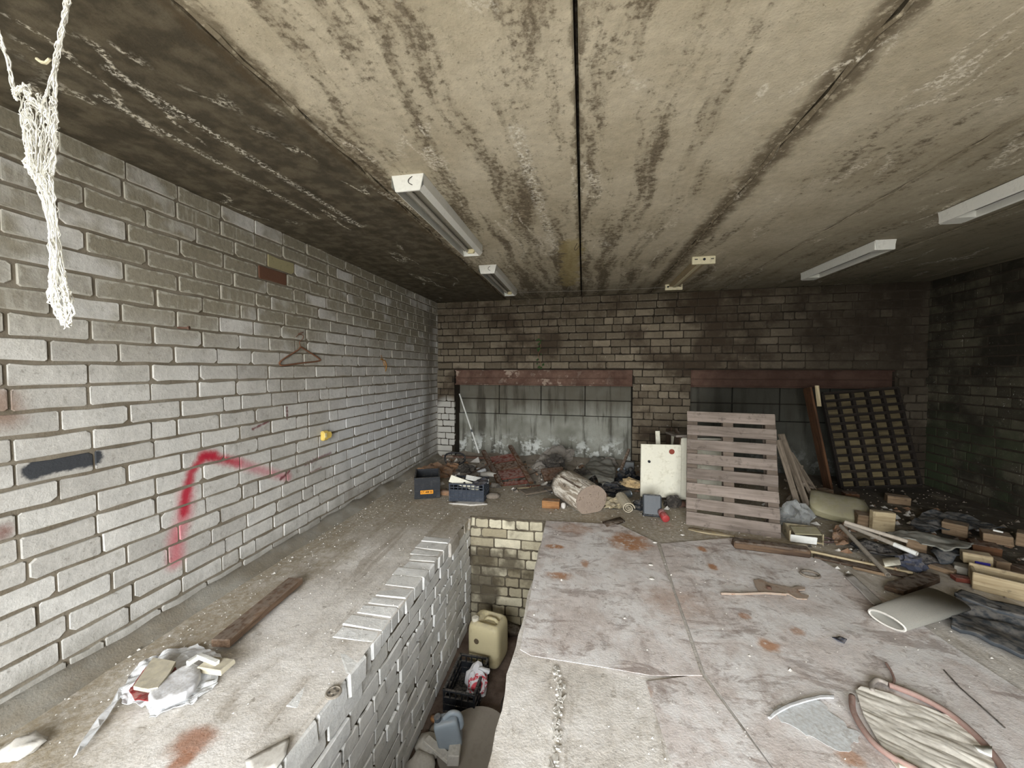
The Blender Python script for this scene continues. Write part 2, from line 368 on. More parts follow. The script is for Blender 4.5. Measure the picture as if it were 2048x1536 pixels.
SPOT = plain('spotted_rag', (176, 152, 112), 0.2, 26, 0.95, 0.95, (52, 40, 32), 0.2); STRIPE = plain('pale_rolled_cloth', (184, 174, 152), 0.2, 14, 0.95, 0.3)
REDP = plain('red_plastic', (156, 58, 58), 0.2, 14, 0.5, 0.2); REDH = plain('red_brown_hose', (150, 122, 113), 0.2, 14, 0.7, 0.4, (110, 84, 74))
WHITEP = plain('white_plastic_film', (222, 224, 226), 0.15, 8, 0.5, 0.25, (140, 134, 126)); FOAM = plain('white_foam', (216, 216, 218), 0.08, 18, 0.95, 0.2)
CARD = plain('beige_board', (198, 190, 168), 0.1, 10, 0.9, 0.25); PLAST = plain('plaster', (206, 202, 194), 0.15, 12, 0.95, 0.35, (130, 122, 110))
RUBBLE = plain('rubble', (126, 116, 104), 0.3, 8, 0.95, 0.5); TARPM = plain('cream_tarpaulin', (226, 221, 210), 0.06, 9, 0.85, 0.3, (186, 178, 168))
LEAF = plain('green_leaf', (52, 78, 40), 0.3, 20, 0.7, 0.1); WEB = plain('dusty_web', (240, 238, 230), 0.05, 20, 0.95, 0.0)
YELP = plain('yellow_plastic', (226, 196, 104), 0.1, 14, 0.6, 0.2); BROWNW = plain('rusty_wire', (120, 84, 62), 0.2, 20, 0.8, 0.3)
BLUEB = plain('blue_card', (58, 52, 150), 0.15, 14, 0.6, 0.1); TIN = plain('tin_metal', (150, 158, 164), 0.2, 14, 0.3, 0.3, metal=0.8)
BARK = None; PLY = plain('plywood_disc', (158, 150, 140), 0.12, 7, 0.9, 0.4, (110, 102, 94)); ORG = plain('orange_sticker', (226, 150, 40), 0.1, 10, 0.6, 0.1)
INK = plain('black_ink', (36, 30, 28), 0.1, 10, 0.8, 0.0); CHARC = plain('charcoal_case', (66, 70, 74), 0.15, 8, 0.4, 0.15)
def clear_mat():
    g = G('clear_film'); b = g.bsdf
    g.out(c(214, 216, 214), 0.25, g.noise(g.obj(), 16, 4), 0.5, 0.01)
    b.inputs['Transmission Weight'].default_value = 0.75; b.inputs['IOR'].default_value = 1.15; b.inputs['Specular IOR Level'].default_value = 0.6
    return g.mat
CLEAR = clear_mat()
def bark_mat():
    g = G('birch_bark'); p = g.obj()
    n = g.snoise(p, (3, 14, 14), 1.6, 5, 0.65, 0.8); f = g.noise(p, 30, 4)
    col = g.mix(g.st(n, 0.4, 0.6), c(226, 219, 206), c(146, 133, 116))
    col = g.mix(g.mul(g.st(f, 0.6, 0.68), 0.8), col, c(66, 58, 50)); return g.out(col, 0.9, n, 0.6, 0.01)
BARK = bark_mat(); CUT = plain('cut_wood_end', (150, 134, 120), 0.4, 16, 0.95, 0.8, (92, 78, 66), 0.6)
def bag_mat():
    g = G('red_print_bag'); p = g.obj(); x, y, z = g.sep(p)
    d = g.v('LENGTH', g.comb(g.m('SUBTRACT', x, 0.02), 0, g.m('SUBTRACT', z, 0.09)))
    ring = g.m('ABSOLUTE', g.m('SUBTRACT', d, 0.062)); n = g.noise(p, 60, 3)
    mk_ = g.m('MAXIMUM', g.st(d, 0.042, 0.034), g.mul(g.st(ring, 0.014, 0.008), g.st(n, 0.45, 0.52)))
    return g.out(g.mix(g.mul(mk_, 0.92), c(222, 220, 222), c(204, 44, 62)), 0.45, g.noise(p, 20, 4), 0.5, 0.01)
BAGM = bag_mat()

# ------------------------------------------------------------------ mesh helpers
def tag(o, label, cat, group=None):
    o['label'] = label; o['category'] = cat
    if group: o['group'] = group
    return o
def structure(o): o['kind'] = 'structure'; return o
def link(name, me, mat, parent=None, loc=None, rot=None, M=None, smooth=False):
    o = bpy.data.objects.new(name, me)
    if mat is not None and len(me.materials) == 0: me.materials.append(mat)
    COL.objects.link(o)
    if parent: o.parent = parent
    if M is not None: o.matrix_local = M
    else:
        if loc is not None: o.location = loc
        if rot is not None: o.rotation_euler = rot
    if smooth: me.polygons.foreach_set('use_smooth', [True] * len(me.polygons))
    return o
def thing(name, label, cat, loc=(0, 0, 0), rot=(0, 0, 0), group=None, M=None):
    o = bpy.data.objects.new(name, None); COL.objects.link(o); o.empty_display_size = 0.05
    if M is not None: o.matrix_world = M
    else: o.location = loc; o.rotation_euler = rot
    return tag(o, label, cat, group)
class MB:
    def __init__(s): s.bm = bmesh.new()
    def box(s, cx, cy, cz, sx, sy, sz, bev=0.0, rot=None, jit=0.0):
        b = bmesh.new(); bmesh.ops.create_cube(b, size=1.0)
        bmesh.ops.scale(b, vec=(sx, sy, sz), verts=b.verts)
        if jit:
            for v in b.verts: v.co += Vector((random.uniform(-jit, jit), random.uniform(-jit, jit), random.uniform(-jit, jit)))
        if bev: bmesh.ops.bevel(b, geom=b.edges[:], offset=bev, segments=1, affect='EDGES')
        M = Matrix.Translation((cx, cy, cz))
        if rot: M = M @ Euler(rot).to_matrix().to_4x4()
        bmesh.ops.transform(b, matrix=M, verts=b.verts); s.join(b); return s
    def join(s, b):
        me = bpy.data.meshes.new('tmp'); b.to_mesh(me); b.free(); s.bm.from_mesh(me); bpy.data.meshes.remove(me)
    def raw(s, vs, fs):
        V = [s.bm.verts.new(v) for v in vs]
        for f in fs:
            try: s.bm.faces.new([V[i] for i in f])
            except ValueError: pass
        return s
    def tube(s, pts, r, n=6, closed=False, cap=True):
        pts = [Vector(p) for p in pts]; N = len(pts); rings = []
        nrm = None
        for i, p in enumerate(pts):
            a = pts[i - 1] if (i > 0 or closed) else p; b = pts[(i + 1) % N] if (i < N - 1 or closed) else p
            t = (b - a).normalized() if (b - a).length > 1e-9 else Vector((0, 0, 1))
            if nrm is None:
                nrm = t.orthogonal().normalized()
            else:
                nrm = (nrm - t * nrm.dot(t)); nrm = nrm.normalized() if nrm.length > 1e-6 else t.orthogonal().normalized()
            bn = t.cross(nrm); rr = r(i / max(N - 1, 1)) if callable(r) else r
            rings.append([s.bm.verts.new(p + (nrm * math.cos(k * 2 * math.pi / n) + bn * math.sin(k * 2 * math.pi / n)) * rr) for k in range(n)])
        for i in range(N if closed else N - 1):
            A, B = rings[i], rings[(i + 1) % N]
            for k in range(n):
                s.bm.faces.new((A[k], A[(k + 1) % n], B[(k + 1) % n], B[k]))
        if cap and not closed:
            s.bm.faces.new(rings[0][::-1]); s.bm.faces.new(rings[-1])
        return s
    def lathe(s, prof, n=16, cx=0, cy=0):           # prof: (r, z)
        rings = [[s.bm.verts.new((cx + r * math.cos(k * 2 * math.pi / n), cy + r * math.sin(k * 2 * math.pi / n), z)) for k in range(n)] for r, z in prof]
        for A, B in zip(rings, rings[1:]):
            for k in range(n): s.bm.faces.new((A[k], A[(k + 1) % n], B[(k + 1) % n], B[k]))
        s.bm.faces.new(rings[0][::-1]); s.bm.faces.new(rings[-1]); return s
    def mesh(s, name='m'):
        bmesh.ops.recalc_face_normals(s.bm, faces=s.bm.faces)
        me = bpy.data.meshes.new(name); s.bm.to_mesh(me); s.bm.free(); return me
    def build(s, name, mat, parent=None, loc=None, rot=None, M=None, smooth=False):
        return link(name, s.mesh(name), mat, parent, loc, rot, M, smooth)
def fbm(p, o=3):
    return noise.fractal(p, 0.8, 2.1, o)
def axis_M(p0, p1, roll=0.0):
    p0 = Vector(p0); p1 = Vector(p1); x = (p1 - p0).normalized()
    up = Vector((0, 0, 1)) if abs(x.z) < 0.95 else Vector((0, 1, 0))
    y = up.cross(x).normalized(); z = x.cross(y)
    M = Matrix((x, y, z)).transposed().to_4x4() @ Matrix.Rotation(roll, 4, 'X'); M.translation = (p0 + p1) / 2; return M
def plank(name, p0, p1, w, t, mat, label=None, cat=None, parent=None, roll=0.0, bev=0.003, jit=0.002, group=None):
    L = (Vector(p1) - Vector(p0)).length
    o = MB().box(0, 0, 0, L, w, t, bev, jit=jit).build(name, mat, parent, M=axis_M(p0, p1, roll))
    if label: tag(o, label, cat, group)
    return o
def frame_LR(a, b, z=0.0):                         # x from a to b on the ground, y away
    a = Vector(a); b = Vector(b); x = (b - a); x.z = 0; x.normalize(); y = Vector((-x.y, x.x, 0)); zz = Vector((0, 0, 1))
    M = Matrix((x, y, zz)).transposed().to_4x4(); M.translation = (a.x, a.y, z); return M, (Vector((b.x, b.y, 0)) - Vector((a.x, a.y, 0))).length
def block(name, pl, pr, depth, h, mat, label, cat, z=0.0, bev=0.004, jit=0.003, group=None, zp=None, tilt=0.0):
    zz = z if zp is None else zp
    M, L = frame_LR(fl(*pl, zz), fl(*pr, zz), z)
    M = M @ Matrix.Rotation(tilt, 4, 'Y')
    o = MB().box(L / 2, depth / 2, h / 2, L, depth, h, bev, jit=jit).build(name, mat, M=M)
    return tag(o, label, cat, group)
def lump(name, loc, sx, sy, sz, mat, label=None, cat=None, seed=0, amp=0.35, sub=3, ridge=False, rotz=0.0, parent=None, group=None, freq=1.6):
    b = bmesh.new(); bmesh.ops.create_icosphere(b, subdivisions=sub, radius=1.0)
    for v in b.verts:
        q = v.co * freq + Vector((seed * 7.3, seed * 3.1, seed * 1.7))
        n = (1 - abs(noise.noise(q)) * 2.2 + 0.35 * noise.noise(q * 2.7) - 0.6) if ridge else fbm(q)
        v.co = v.co * (1 + amp * n); v.co.z = max(v.co.z, -0.35) + 0.35
        v.co = Vector((v.co.x * sx, v.co.y * sy, v.co.z * sz / 1.35))
    z0 = min(v.co.z for v in b.verts)
    for v in b.verts: v.co.z -= z0
    s = MB(); s.join(b)
    o = s.build(name, mat, parent, loc=loc, rot=(0, 0, rotz), smooth=not ridge)
    if label: tag(o, label, cat, group)
    return o
def poly_sheet(name, pts, thick, mat, label=None, cat=None, cuts=3, amp=0.01, seed=0, freq=9, parent=None, edge=0.0, group=None, smooth=True, lift=None, aniso=None):
    pts = [Vector(p) for p in pts]; cen = sum(pts, Vector()) / len(pts)
    cen.z = min(p.z for p in pts)
    b = bmesh.new(); fan = []
    V = [b.verts.new(p - cen) for p in pts]; b.faces.new(V)
    bmesh.ops.triangulate(b, faces=b.faces[:])
    for k in range(cuts): 
        bmesh.ops.subdivide_edges(b, edges=b.edges[:], cuts=1, use_grid_fill=True)
        bmesh.ops.triangulate(b, faces=[f for f in b.faces if len(f.verts) > 3])
    bmesh.ops.recalc_face_normals(b, faces=b.faces)
    if b.faces[:][0].normal.z < 0: bmesh.ops.reverse_faces(b, faces=b.faces)
    for v in b.verts:
        q = v.co * freq + Vector((seed, seed * 2.0, 0))
        if aniso:
            ca, sa = math.cos(aniso[0]), math.sin(aniso[0]); q = Vector(((v.co.x * ca + v.co.y * sa) * aniso[1] + seed, (-v.co.x * sa + v.co.y * ca) * aniso[2], 0))
        n = abs(noise.noise(q)) * 1.3 + 0.5 * abs(noise.noise(q * 2.3))
        e = amp * n
        if lift: e += lift(v.co)
        if edge and v.is_boundary: v.co += Vector((noise.noise(q * 3), noise.noise(q * 3 + Vector((9, 9, 9))), 0)) * edge
        v.co.z += e + thick
    top = b.faces[:]
    r = bmesh.ops.extrude_face_region(b, geom=top)
    dn = [g for g in r['geom'] if isinstance(g, bmesh.types.BMVert)]
    for v in dn: v.co.z -= thick
    s = MB(); s.join(b)
    o = s.build(name, mat, parent, loc=cen, smooth=smooth)
    if label: tag(o, label, cat, group)
    return o
def px_sheet(name, px, thick, mat, label, cat, z=0.0, **k):
    return poly_sheet(name, [fl(a, b, z) for a, b in px], thick, mat, label, cat, **k)
def spline(pts, n=6):
    pts = [Vector(p) for p in pts]; out = []
    for i in range(len(pts) - 1):
        p0 = pts[max(i - 1, 0)]; p1 = pts[i]; p2 = pts[i + 1]; p3 = pts[min(i + 2, len(pts) - 1)]
        for k in range(n):
            t = k / n
            out.append(0.5 * ((2 * p1) + (p2 - p0) * t + (2 * p0 - 5 * p1 + 4 * p2 - p3) * t * t + (3 * p1 - p0 - 3 * p2 + p3) * t ** 3))
    return out + [pts[-1]]

# ------------------------------------------------------------------ brick walls
def brick_mesh(L, H, D, seed, rough=1.0):
    rnd = random.Random(seed); hl, hh = L / 2, H / 2
    cs = [rnd.uniform(0.003, 0.009) * (rough if rnd.random() < .75 else 2.6) for _ in range(4)]
    o = [(-hl + cs[0], -hh), (rnd.uniform(-.2, .2) * L, -hh + rnd.uniform(-.001, .005) * rough), (hl - cs[1], -hh), (hl, -hh + cs[1] * .8),
         (hl, hh - cs[2] * .8), (hl - cs[2], hh), (rnd.uniform(-.2, .2) * L, hh - rnd.uniform(-.001, .007) * rough), (-hl + cs[3], hh), (-hl, hh - cs[3] * .8), (-hl, -hh + cs[0] * .8)]
    n = len(o); vs = []; k = 0.0022
    for x, z in o: vs.append((x - math.copysign(k, x) if abs(x) > hl * 0.6 else x, rnd.uniform(-.0012, .0012), z - math.copysign(k, z) if abs(z) > hh * 0.4 else z))
    for x, z in o: vs.append((x, k, z))
    for x, z in o: vs.append((x, D, z))
    fs = [tuple(range(n))]
    for r in (0, n):
        for i in range(n):
            j = (i + 1) % n; fs.append((r + j, r + i, r + n + i, r + n + j))
    return vs, fs
BM_CACHE = {}
def brick_data(kind, mat, rough=1.0, nvar=10, H=0.090):
    key = (kind, mat.name, rough, H)
    if key not in BM_CACHE:
        lst = []
        for i in range(nvar):
            vs, fs = brick_mesh(0.25 if kind == 'S' else 0.12, H, 0.045, 100 + i + (50 if kind == 'H' else 0), rough)
            me = bpy.data.meshes.new('brick'); me.from_pydata(vs, [], fs); me.materials.append(mat)
            uvl = me.uv_layers.new(name='UVMap'); L = 0.25 if kind == 'S' else 0.12
            for lp in me.loops:
                v = vs[lp.vertex_index]; uvl.data[lp.index].uv = (v[0] / L + 0.5, v[2] / H + 0.5)
            lst.append((me, vs, fs))
        BM_CACHE[key] = lst
    return BM_CACHE[key]
def lay_rows(u0, u1, z0, z1, pitch, pattern, joint=0.011, shift=0.0):
    out = []; nrow = int(round((z1 - z0) / pitch))
    for r in range(nrow):
        kind = pattern(r); L = 0.25 if kind == 'S' else 0.12
        off = (shift + (0.13 if r % 2 else 0.0) + random.uniform(-.03, .03)) if kind == 'S' else 0.06 + random.uniform(-.02, .02)
        u = u0 - off - (0.0 if u0 == 0 else 0)
        zc = z0 + (r + 0.5) * pitch
        while u < u1:
            k, l = kind, L
            if kind == 'S' and random.random() < 0.06: k, l = 'H', 0.12
            l *= random.uniform(0.96, 1.03); a, b_ = max(u, u0), min(u + l, u1)
            if b_ - a > 0.035: out.append(((a + b_) / 2, zc + random.uniform(-.002, .002), b_ - a, k if b_ - a > 0.16 or k == 'H' else 'H'))
            u += l + joint * random.uniform(0.7, 1.4)
    return out
def lay_wall(parent, M, bricks, mat, limit=300, rough=1.0, prot=0.003, H=0.090, skip=None, name='brick', override=()):
    """bricks: (u, z, len, kind) on the wall plane; the ones that show largest are single parts, the rest one joined part"""
    cand = []
    for u, z, l, k in bricks:
        P = M @ Vector((u, 0, z)); q = proj(P); s = -1
        if q and -60 < q[0] < 2108 and -60 < q[1] < 1596:
            nrm = (M.to_3x3() @ Vector((0, -1, 0))); vdir = (Vector((0, 0, HC)) - P)
            s = l * abs(nrm.dot(vdir.normalized())) / vdir.length ** 2
        cand.append((s, u, z, l, k))
    cand.sort(key=lambda t: -t[0])
    vs, fs, uvs, rn = [], [], [], []
    singles = [q for q in cand[:limit] if q[0] > 0]; rest = cand[len(singles):]
    for s, u, z, l, k in singles:
        me, v0, f0 = random.choice(brick_data(k, mat, rough, H=H)); o = bpy.data.objects.new(name, me); COL.objects.link(o)
        o.parent = parent; o.location = (u, -(prot + 0.0022) + random.uniform(-prot, prot), z)
        o.scale = (l / (0.25 if k == 'S' else 0.12), 1, random.uniform(0.97, 1.03))
        o.rotation_euler = (random.uniform(-.02, .02), random.uniform(-.008, .008) * rough, random.uniform(-.01, .01) * rough)
        P = M @ Vector((u, 0, z))
        for tgt, om in override:
            if abs(P.z - tgt[2]) < 0.052 and abs(P.x - tgt[0]) + abs(P.y - tgt[1]) < l / 2 + 0.006:
                o.material_slots[0].link = 'OBJECT'; o.material_slots[0].material = om
    for s, u, z, l, k in rest:
        me, v0, f0 = random.choice(brick_data(k, mat, rough, H=H)); L = 0.25 if k == 'S' else 0.12; b0 = len(vs); dy = -(prot + 0.0022) + random.uniform(-prot, prot); r = random.random()
        for v in v0:
            vs.append((u + v[0] * l / L, v[1] + dy, z + v[2])); uvs.append((v[0] / L + .5, v[2] / H + .5)); rn.append(r)
        for f in f0: fs.append(tuple(b0 + i for i in f))
    if vs:
        me = bpy.data.meshes.new('far_bricks'); me.from_pydata(vs, [], fs); me.materials.append(mat)
        uvl = me.uv_layers.new(name='UVMap')
        for lp in me.loops: uvl.data[lp.index].uv = uvs[lp.vertex_index]
        a = me.attributes.new('rnd', 'FLOAT', 'POINT')
        for i, r in enumerate(rn): a.data[i].value = r
        o = bpy.data.objects.new('far_bricks', me); COL.objects.link(o); o.parent = parent; o['kind'] = 'stuff'
def wall_obj(name, loc, rz, mat, boxes):
    s = MB()
    for (u0, u1, y0, y1, z0, z1) in boxes: s.box((u0 + u1) / 2, (y0 + y1) / 2, (z0 + z1) / 2, u1 - u0, y1 - y0, z1 - z0)
    M = Matrix.Translation(loc) @ Matrix.Rotation(rz, 4, 'Z')
    o = s.build(name, mat, M=M); structure(o); return o, M
patS = lambda r: 'H' if r % 7 == 3 else 'S'
patM = lambda r: 'H' if r % 4 == 2 else 'S'
patP = lambda r: 'H' if r % 3 == 1 else 'S'

# left wall: local x runs to the back, local y into the wall
wall_left, ML = wall_obj('wall_left', (XL, YF - 0.25, 0), R(90), M_MORT, [(0, 6.4 - YF, 0, 0.3, -0.2, ZC + 0.05)])
o_red = wl(520, 535); o_hole = wl(795, 607)
lay_wall(wall_left, ML, lay_rows(0.25 - YF, YBL - YF + 0.25, 0.0, ZC, 0.102, lambda r: 'S'), M_BL, 300, 1.0, 0.0035,
         override=((o_red, M_RED), (wl(545, 515), M_YEL), (o_hole, M_RED)))
# back wall with two recesses under steel lintels
BRZ = math.atan2(YBR - YBL, XR - XL)
UB = math.hypot(XR - XL, YBR - YBL)
wall_back, MBk = wall_obj('wall_back', (XL, YBL, 0), BRZ, M_MORTB,
    [(-0.2, UB + 0.3, 0, 0.55, 1.39, ZC + 0.30), (-0.2, 0.292, -0.03, 0.55, -0.1, 1.39), (2.965, 3.715, -0.03, 0.55, -0.1, 1.39), (6.03, UB + 0.3, -0.005, 0.55, -0.1, 1.39),
     (0.292, 2.965, 0.24, 0.55, -0.1, 1.39), (3.715, 6.03, 0.24, 0.55, -0.1, 1.39)])
bb = lay_rows(0, UB, 1.40, ZC, 0.105, patM)
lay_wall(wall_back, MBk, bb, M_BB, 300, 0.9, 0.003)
pil = [lay_rows(0.0, 0.292, 0.0, 1.39, 0.0993, patM), lay_rows(2.965, 3.715, 0.0, 1.39, 0.0993, patS), lay_rows(6.03, UB, 0.0, 1.39, 0.0993, patM)]
MP2 = MBk @ Matrix.Translation((0, -0.03, 0))
piers = MB(); pe = bpy.data.objects.new('pier_brickwork', None); COL.objects.link(pe); pe.parent = wall_back; pe.location = (0, -0.03, 0)
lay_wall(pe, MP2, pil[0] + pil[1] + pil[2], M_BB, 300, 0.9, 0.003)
for (u0, u1) in ((0.292, 2.965), (3.715, 6.03)):
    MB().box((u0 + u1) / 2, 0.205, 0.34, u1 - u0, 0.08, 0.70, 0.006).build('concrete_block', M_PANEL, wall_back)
    n = 4; w = (u1 - u0) / n
    for i in range(n):
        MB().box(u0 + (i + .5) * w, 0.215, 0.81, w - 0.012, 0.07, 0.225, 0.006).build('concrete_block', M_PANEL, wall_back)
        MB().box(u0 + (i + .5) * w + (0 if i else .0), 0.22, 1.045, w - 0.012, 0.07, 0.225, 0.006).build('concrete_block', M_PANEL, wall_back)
for (u0, u1, lab) in ((0.292, 2.965, 'rusty steel lintel over the left recess in the back wall'), (3.715, 6.03, 'dark rusty steel lintel over the right recess behind the pallet')):
    t = thing('steel_lintel', lab, 'beam', M=MBk @ Matrix.Translation(((u0 + u1) / 2, 0, 1.15)), group='steel lintels in the back wall')
    L = u1 - u0 - 0.004
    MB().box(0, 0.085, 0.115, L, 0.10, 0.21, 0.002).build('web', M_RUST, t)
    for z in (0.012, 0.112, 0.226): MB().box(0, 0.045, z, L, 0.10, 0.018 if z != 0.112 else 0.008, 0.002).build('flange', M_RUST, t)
# right wall
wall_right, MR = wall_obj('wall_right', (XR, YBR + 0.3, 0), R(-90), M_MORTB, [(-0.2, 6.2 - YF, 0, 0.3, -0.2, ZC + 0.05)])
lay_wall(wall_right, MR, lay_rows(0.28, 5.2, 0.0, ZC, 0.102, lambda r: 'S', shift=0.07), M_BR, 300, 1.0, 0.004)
# front wall with the gateway (behind and around the viewer)
sfw = MB()
for x0, x1, z0, z1 in ((XL - 0.3, DX0, -0.1, ZC), (DX1, XR + 0.3, -0.1, ZC), (DX0, DX1, DZ, ZC + 0.2)):
    sfw.box((x0 + x1) / 2, YF - 0.15, (z0 + z1) / 2, x1 - x0, 0.30, z1 - z0)
structure(sfw.build('wall_front', M_FRONT))

# ceiling slabs
ceiling = structure(MB().box((XL + XR) / 2, (5.9 + YF) / 2, ZC + 0.24, XR - XL + 0.7, 7.0 - YF, 0.04).build('ceiling', M_CEIL))
js = [XL - 0.3, -1.15, -0.03, 0.91, 1.80, 2.75, XR + 0.3]
for i, (a, b_) in enumerate(zip(js, js[1:])):
    gap = 0.007; dz = (-0.012, 0.0, 0.004, 0.0, 0.003, 0.0)[i]
    s = MB().box(0, 0, 0, b_ - a - gap * 2, 6.8 - YF, 0.20, 0.006)
    s.build('ceiling_slab', M_CEIL, ceiling, loc=((a + b_) / 2, (5.9 + YF) / 2, ZC + 0.10 + dz))
# broken mortar in the joints
for jx, r0, n in ((0.91, 0.016, 60), (-1.15, 0.012, 50), (1.80, 0.006, 50)):
    pts = [(jx + random.uniform(-.012, .012), 0.35 + i * (5.1 / n), ZC + 0.006 + random.uniform(-.006, .006)) for i in range(n + 1)]
    MB().tube(pts, lambda t, r0=r0: r0 * random.uniform(0.4, 1.3), 5).build('joint_mortar', M_CEIL, ceiling)

# ------------------------------------------------------------------ floor and pit
def grid(s, x0, x1, y0, y1, step, zf, jx0=0, jx1=0):
    nx = max(1, int((x1 - x0) / step)); ny = max(1, int((y1 - y0) / step)); V = []
    for j in range(ny + 1):
        row = []
        for i in range(nx + 1):
            x = x0 + (x1 - x0) * i / nx; y = y0 + (y1 - y0) * j / ny
            if i == 0: x += jx0 * noise.noise(Vector((3, y * 5, 1)))
            if i == nx: x += jx1 * noise.noise(Vector((8, y * 5, 1)))
            row.append(s.bm.verts.new((x, y, zf(x, y))))
        V.append(row)
    for j in range(ny):
        for i in range(nx): s.bm.faces.new((V[j][i], V[j][i + 1], V[j + 1][i + 1], V[j + 1][i]))
def zfl(x, y):
    z = -0.004 + 0.006 * noise.noise(Vector((x * 2.2, y * 2.2, 0))) * (1 if x < PX0 or x > 1.6 or y > 3.6 else 0.3)
    return min(z, 0.002)
s = MB()
grid(s, XL - 0.1, PX0, YF - 0.32, PY1, 0.09, zfl, 0, 0.012); grid(s, PX1, XR + 0.1, YF - 0.32, PY1, 0.09, zfl, 0.02, 0)
grid(s, XL - 0.1, XR + 0.1, PY1, 6.2, 0.09, zfl); grid(s, PX0, PX1, YF - 0.32, PY0, 0.1, zfl)
floor = structure(s.build('floor', M_FLOOR, smooth=True))
s = MB().box((PX0 + PX1) / 2, (PY0 + PY1) / 2, PZ - 0.05, PX1 - PX0 + 0.6, PY1 - PY0 + 0.6, 0.1)
structure(s.build('floor_pit', M_PITF))
wpl, Mpl = wall_obj('wall_pit_left', (PX0 - 0.012, PY0 - 0.1, PZ), R(90), M_MORTP, [(-0.1, PY1 - PY0 + 0.3, 0, 0.2, -0.1, -PZ - 0.03)])
lay_wall(wpl, Mpl, lay_rows(0.5, PY1 - PY0 + 0.1, 0.0, -PZ - 0.11, 0.0935, patP), M_BP, 280, 1.5, 0.008, H=0.086)
# coping course of headers along the left edge of the pit, set on edge, uneven
ylist = 1.75
while ylist < 2.9:
    w = random.uniform(0.085, 0.13); d = random.uniform(0.20, 0.25)
    MB().box(0, 0, 0, w - 0.008, d, 0.10, 0.008, jit=0.006).build('coping_brick', M_BP, wpl,
        loc=(ylist - PY0 + 0.1 + w / 2, d / 2 - 0.010 + random.uniform(-.008, .006), -PZ - 0.051 + random.uniform(-.002, .003)), rot=(random.uniform(-.015, .015), random.uniform(-.01, .01), random.uniform(-.02, .02)))
    ylist += w
for y0_, y1_ in ((0.64, 1.75), (2.9, PY1)):
    yy = y0_
    while yy < y1_ - 0.02:
        w = min(random.uniform(0.10, 0.26), y1_ - yy); d = 0.16
        MB().box(0, 0, 0, w - 0.004, d, 0.115, 0.010, jit=0.007).build('edge_stone', M_BP if y0_ < 1 else M_FLOOR, wpl, loc=(yy - PY0 + 0.1 + w / 2, d / 2 - 0.012 + random.uniform(-.01, .008), -PZ - 0.067 + random.uniform(-.002, .002)), rot=(0, 0, random.uniform(-.03, .03)))
        yy += w
wpb, Mpb = wall_obj('wall_pit_back', (PX0, PY1 + 0.012, PZ), 0, M_MORTP, [(-0.1, PX1 - PX0 + 0.1, 0, 0.2, -0.1, -PZ - 0.012)])
lay_wall(wpb, Mpb, lay_rows(0.0, PX1 - PX0, 0.0, -PZ - 0.02, 0.0927, patP), M_BE, 200, 1.4, 0.005, H=0.082)
wpr, Mpr = wall_obj('wall_pit_right', (PX1 + 0.012, PY1, PZ), R(-90), M_MORTP, [(-0.1, PY1 - PY0 + 0.1, 0, 0.2, -0.1, -PZ - 0.012)])
lay_wall(wpr, Mpr, lay_rows(0.0, PY1 - PY0, 0.0, -PZ - 0.02, 0.0927, patP), M_BP, 60, 1.4, 0.004, H=0.082)
structure(MB().box((PX0 + PX1) / 2, PY0 - 0.05, PZ / 2 - 0.03, PX1 - PX0 + 0.3, 0.1, -PZ - 0.06).build('wall_pit_front', M_MORTP))
# mortar fillet at the foot of the left wall
s = MB(); n = 60; rows = []
for i in range(n + 1):
    y = YF + (YBL - YF) * i / n; q = Vector((0, y * 3, 4)); a = 0.10 + 0.05 * noise.noise(q); h = 0.05 + 0.03 * noise.noise(q * 1.7)
    rows.append([s.bm.verts.new(v) for v in ((XL - 0.02, y, -0.02), (XL - 0.005, y, h + 0.03), (XL + a * 0.35, y, h * 0.55), (XL + a, y, 0.002), (XL + a, y, -0.02))])
for A, B in zip(rows, rows[1:]):
    for k in range(4): s.bm.faces.new((A[k], A[k + 1], B[k + 1], B[k]))
structure(s.build('trim_1', concrete('fillet_mortar', (150, 146, 136), (124, 116, 102), 3), smooth=True))
# yard outside the gateway
structure(MB().box(0, -20.0 + YF - 0.3, -0.10, 60, 40, 0.1).build('ground', M_OUT))

# ================================================================== OBJECTS
# ------------------------------------------------------------------ steel sheets on the floor right of the pit
def sheet(name, px, z, label, seed, amp=0.0035):
    return px_sheet(name, px, 0.0022, M_SHEET, label, 'metal sheet', z=z, smooth=False, cuts=4, amp=amp, seed=seed, freq=2.6, group='steel sheets covering the floor')
sheet('floor_sheet', [(1092, 1042), (1240, 1050), (1312, 1085), (1345, 1180), (1400, 1345), (1405, 1352), (1300, 1352), (1180, 1332), (1062, 1312), (1040, 1300), (1065, 1170)], 0.005,
      'rusty steel sheet along the far right edge of the pit', 3)
sheet('floor_sheet', [(1292, 1364), (1402, 1350), (1470, 1440), (1560, 1560), (1400, 1580), (1360, 1580)], 0.004, 'narrow pinkish steel sheet nearest the camera beside the pit slab', 9, 0.002)
sheet('floor_sheet', [(1321, 1088), (1480, 1075), (1640, 1120), (1760, 1190), (1900, 1290), (2100, 1420), (2250, 1560), (1900, 1620), (1570, 1570), (1477, 1440), (1410, 1348), (1350, 1180)], 0.003,
      'large rusty steel sheet in the middle of the garage floor', 14, 0.004)
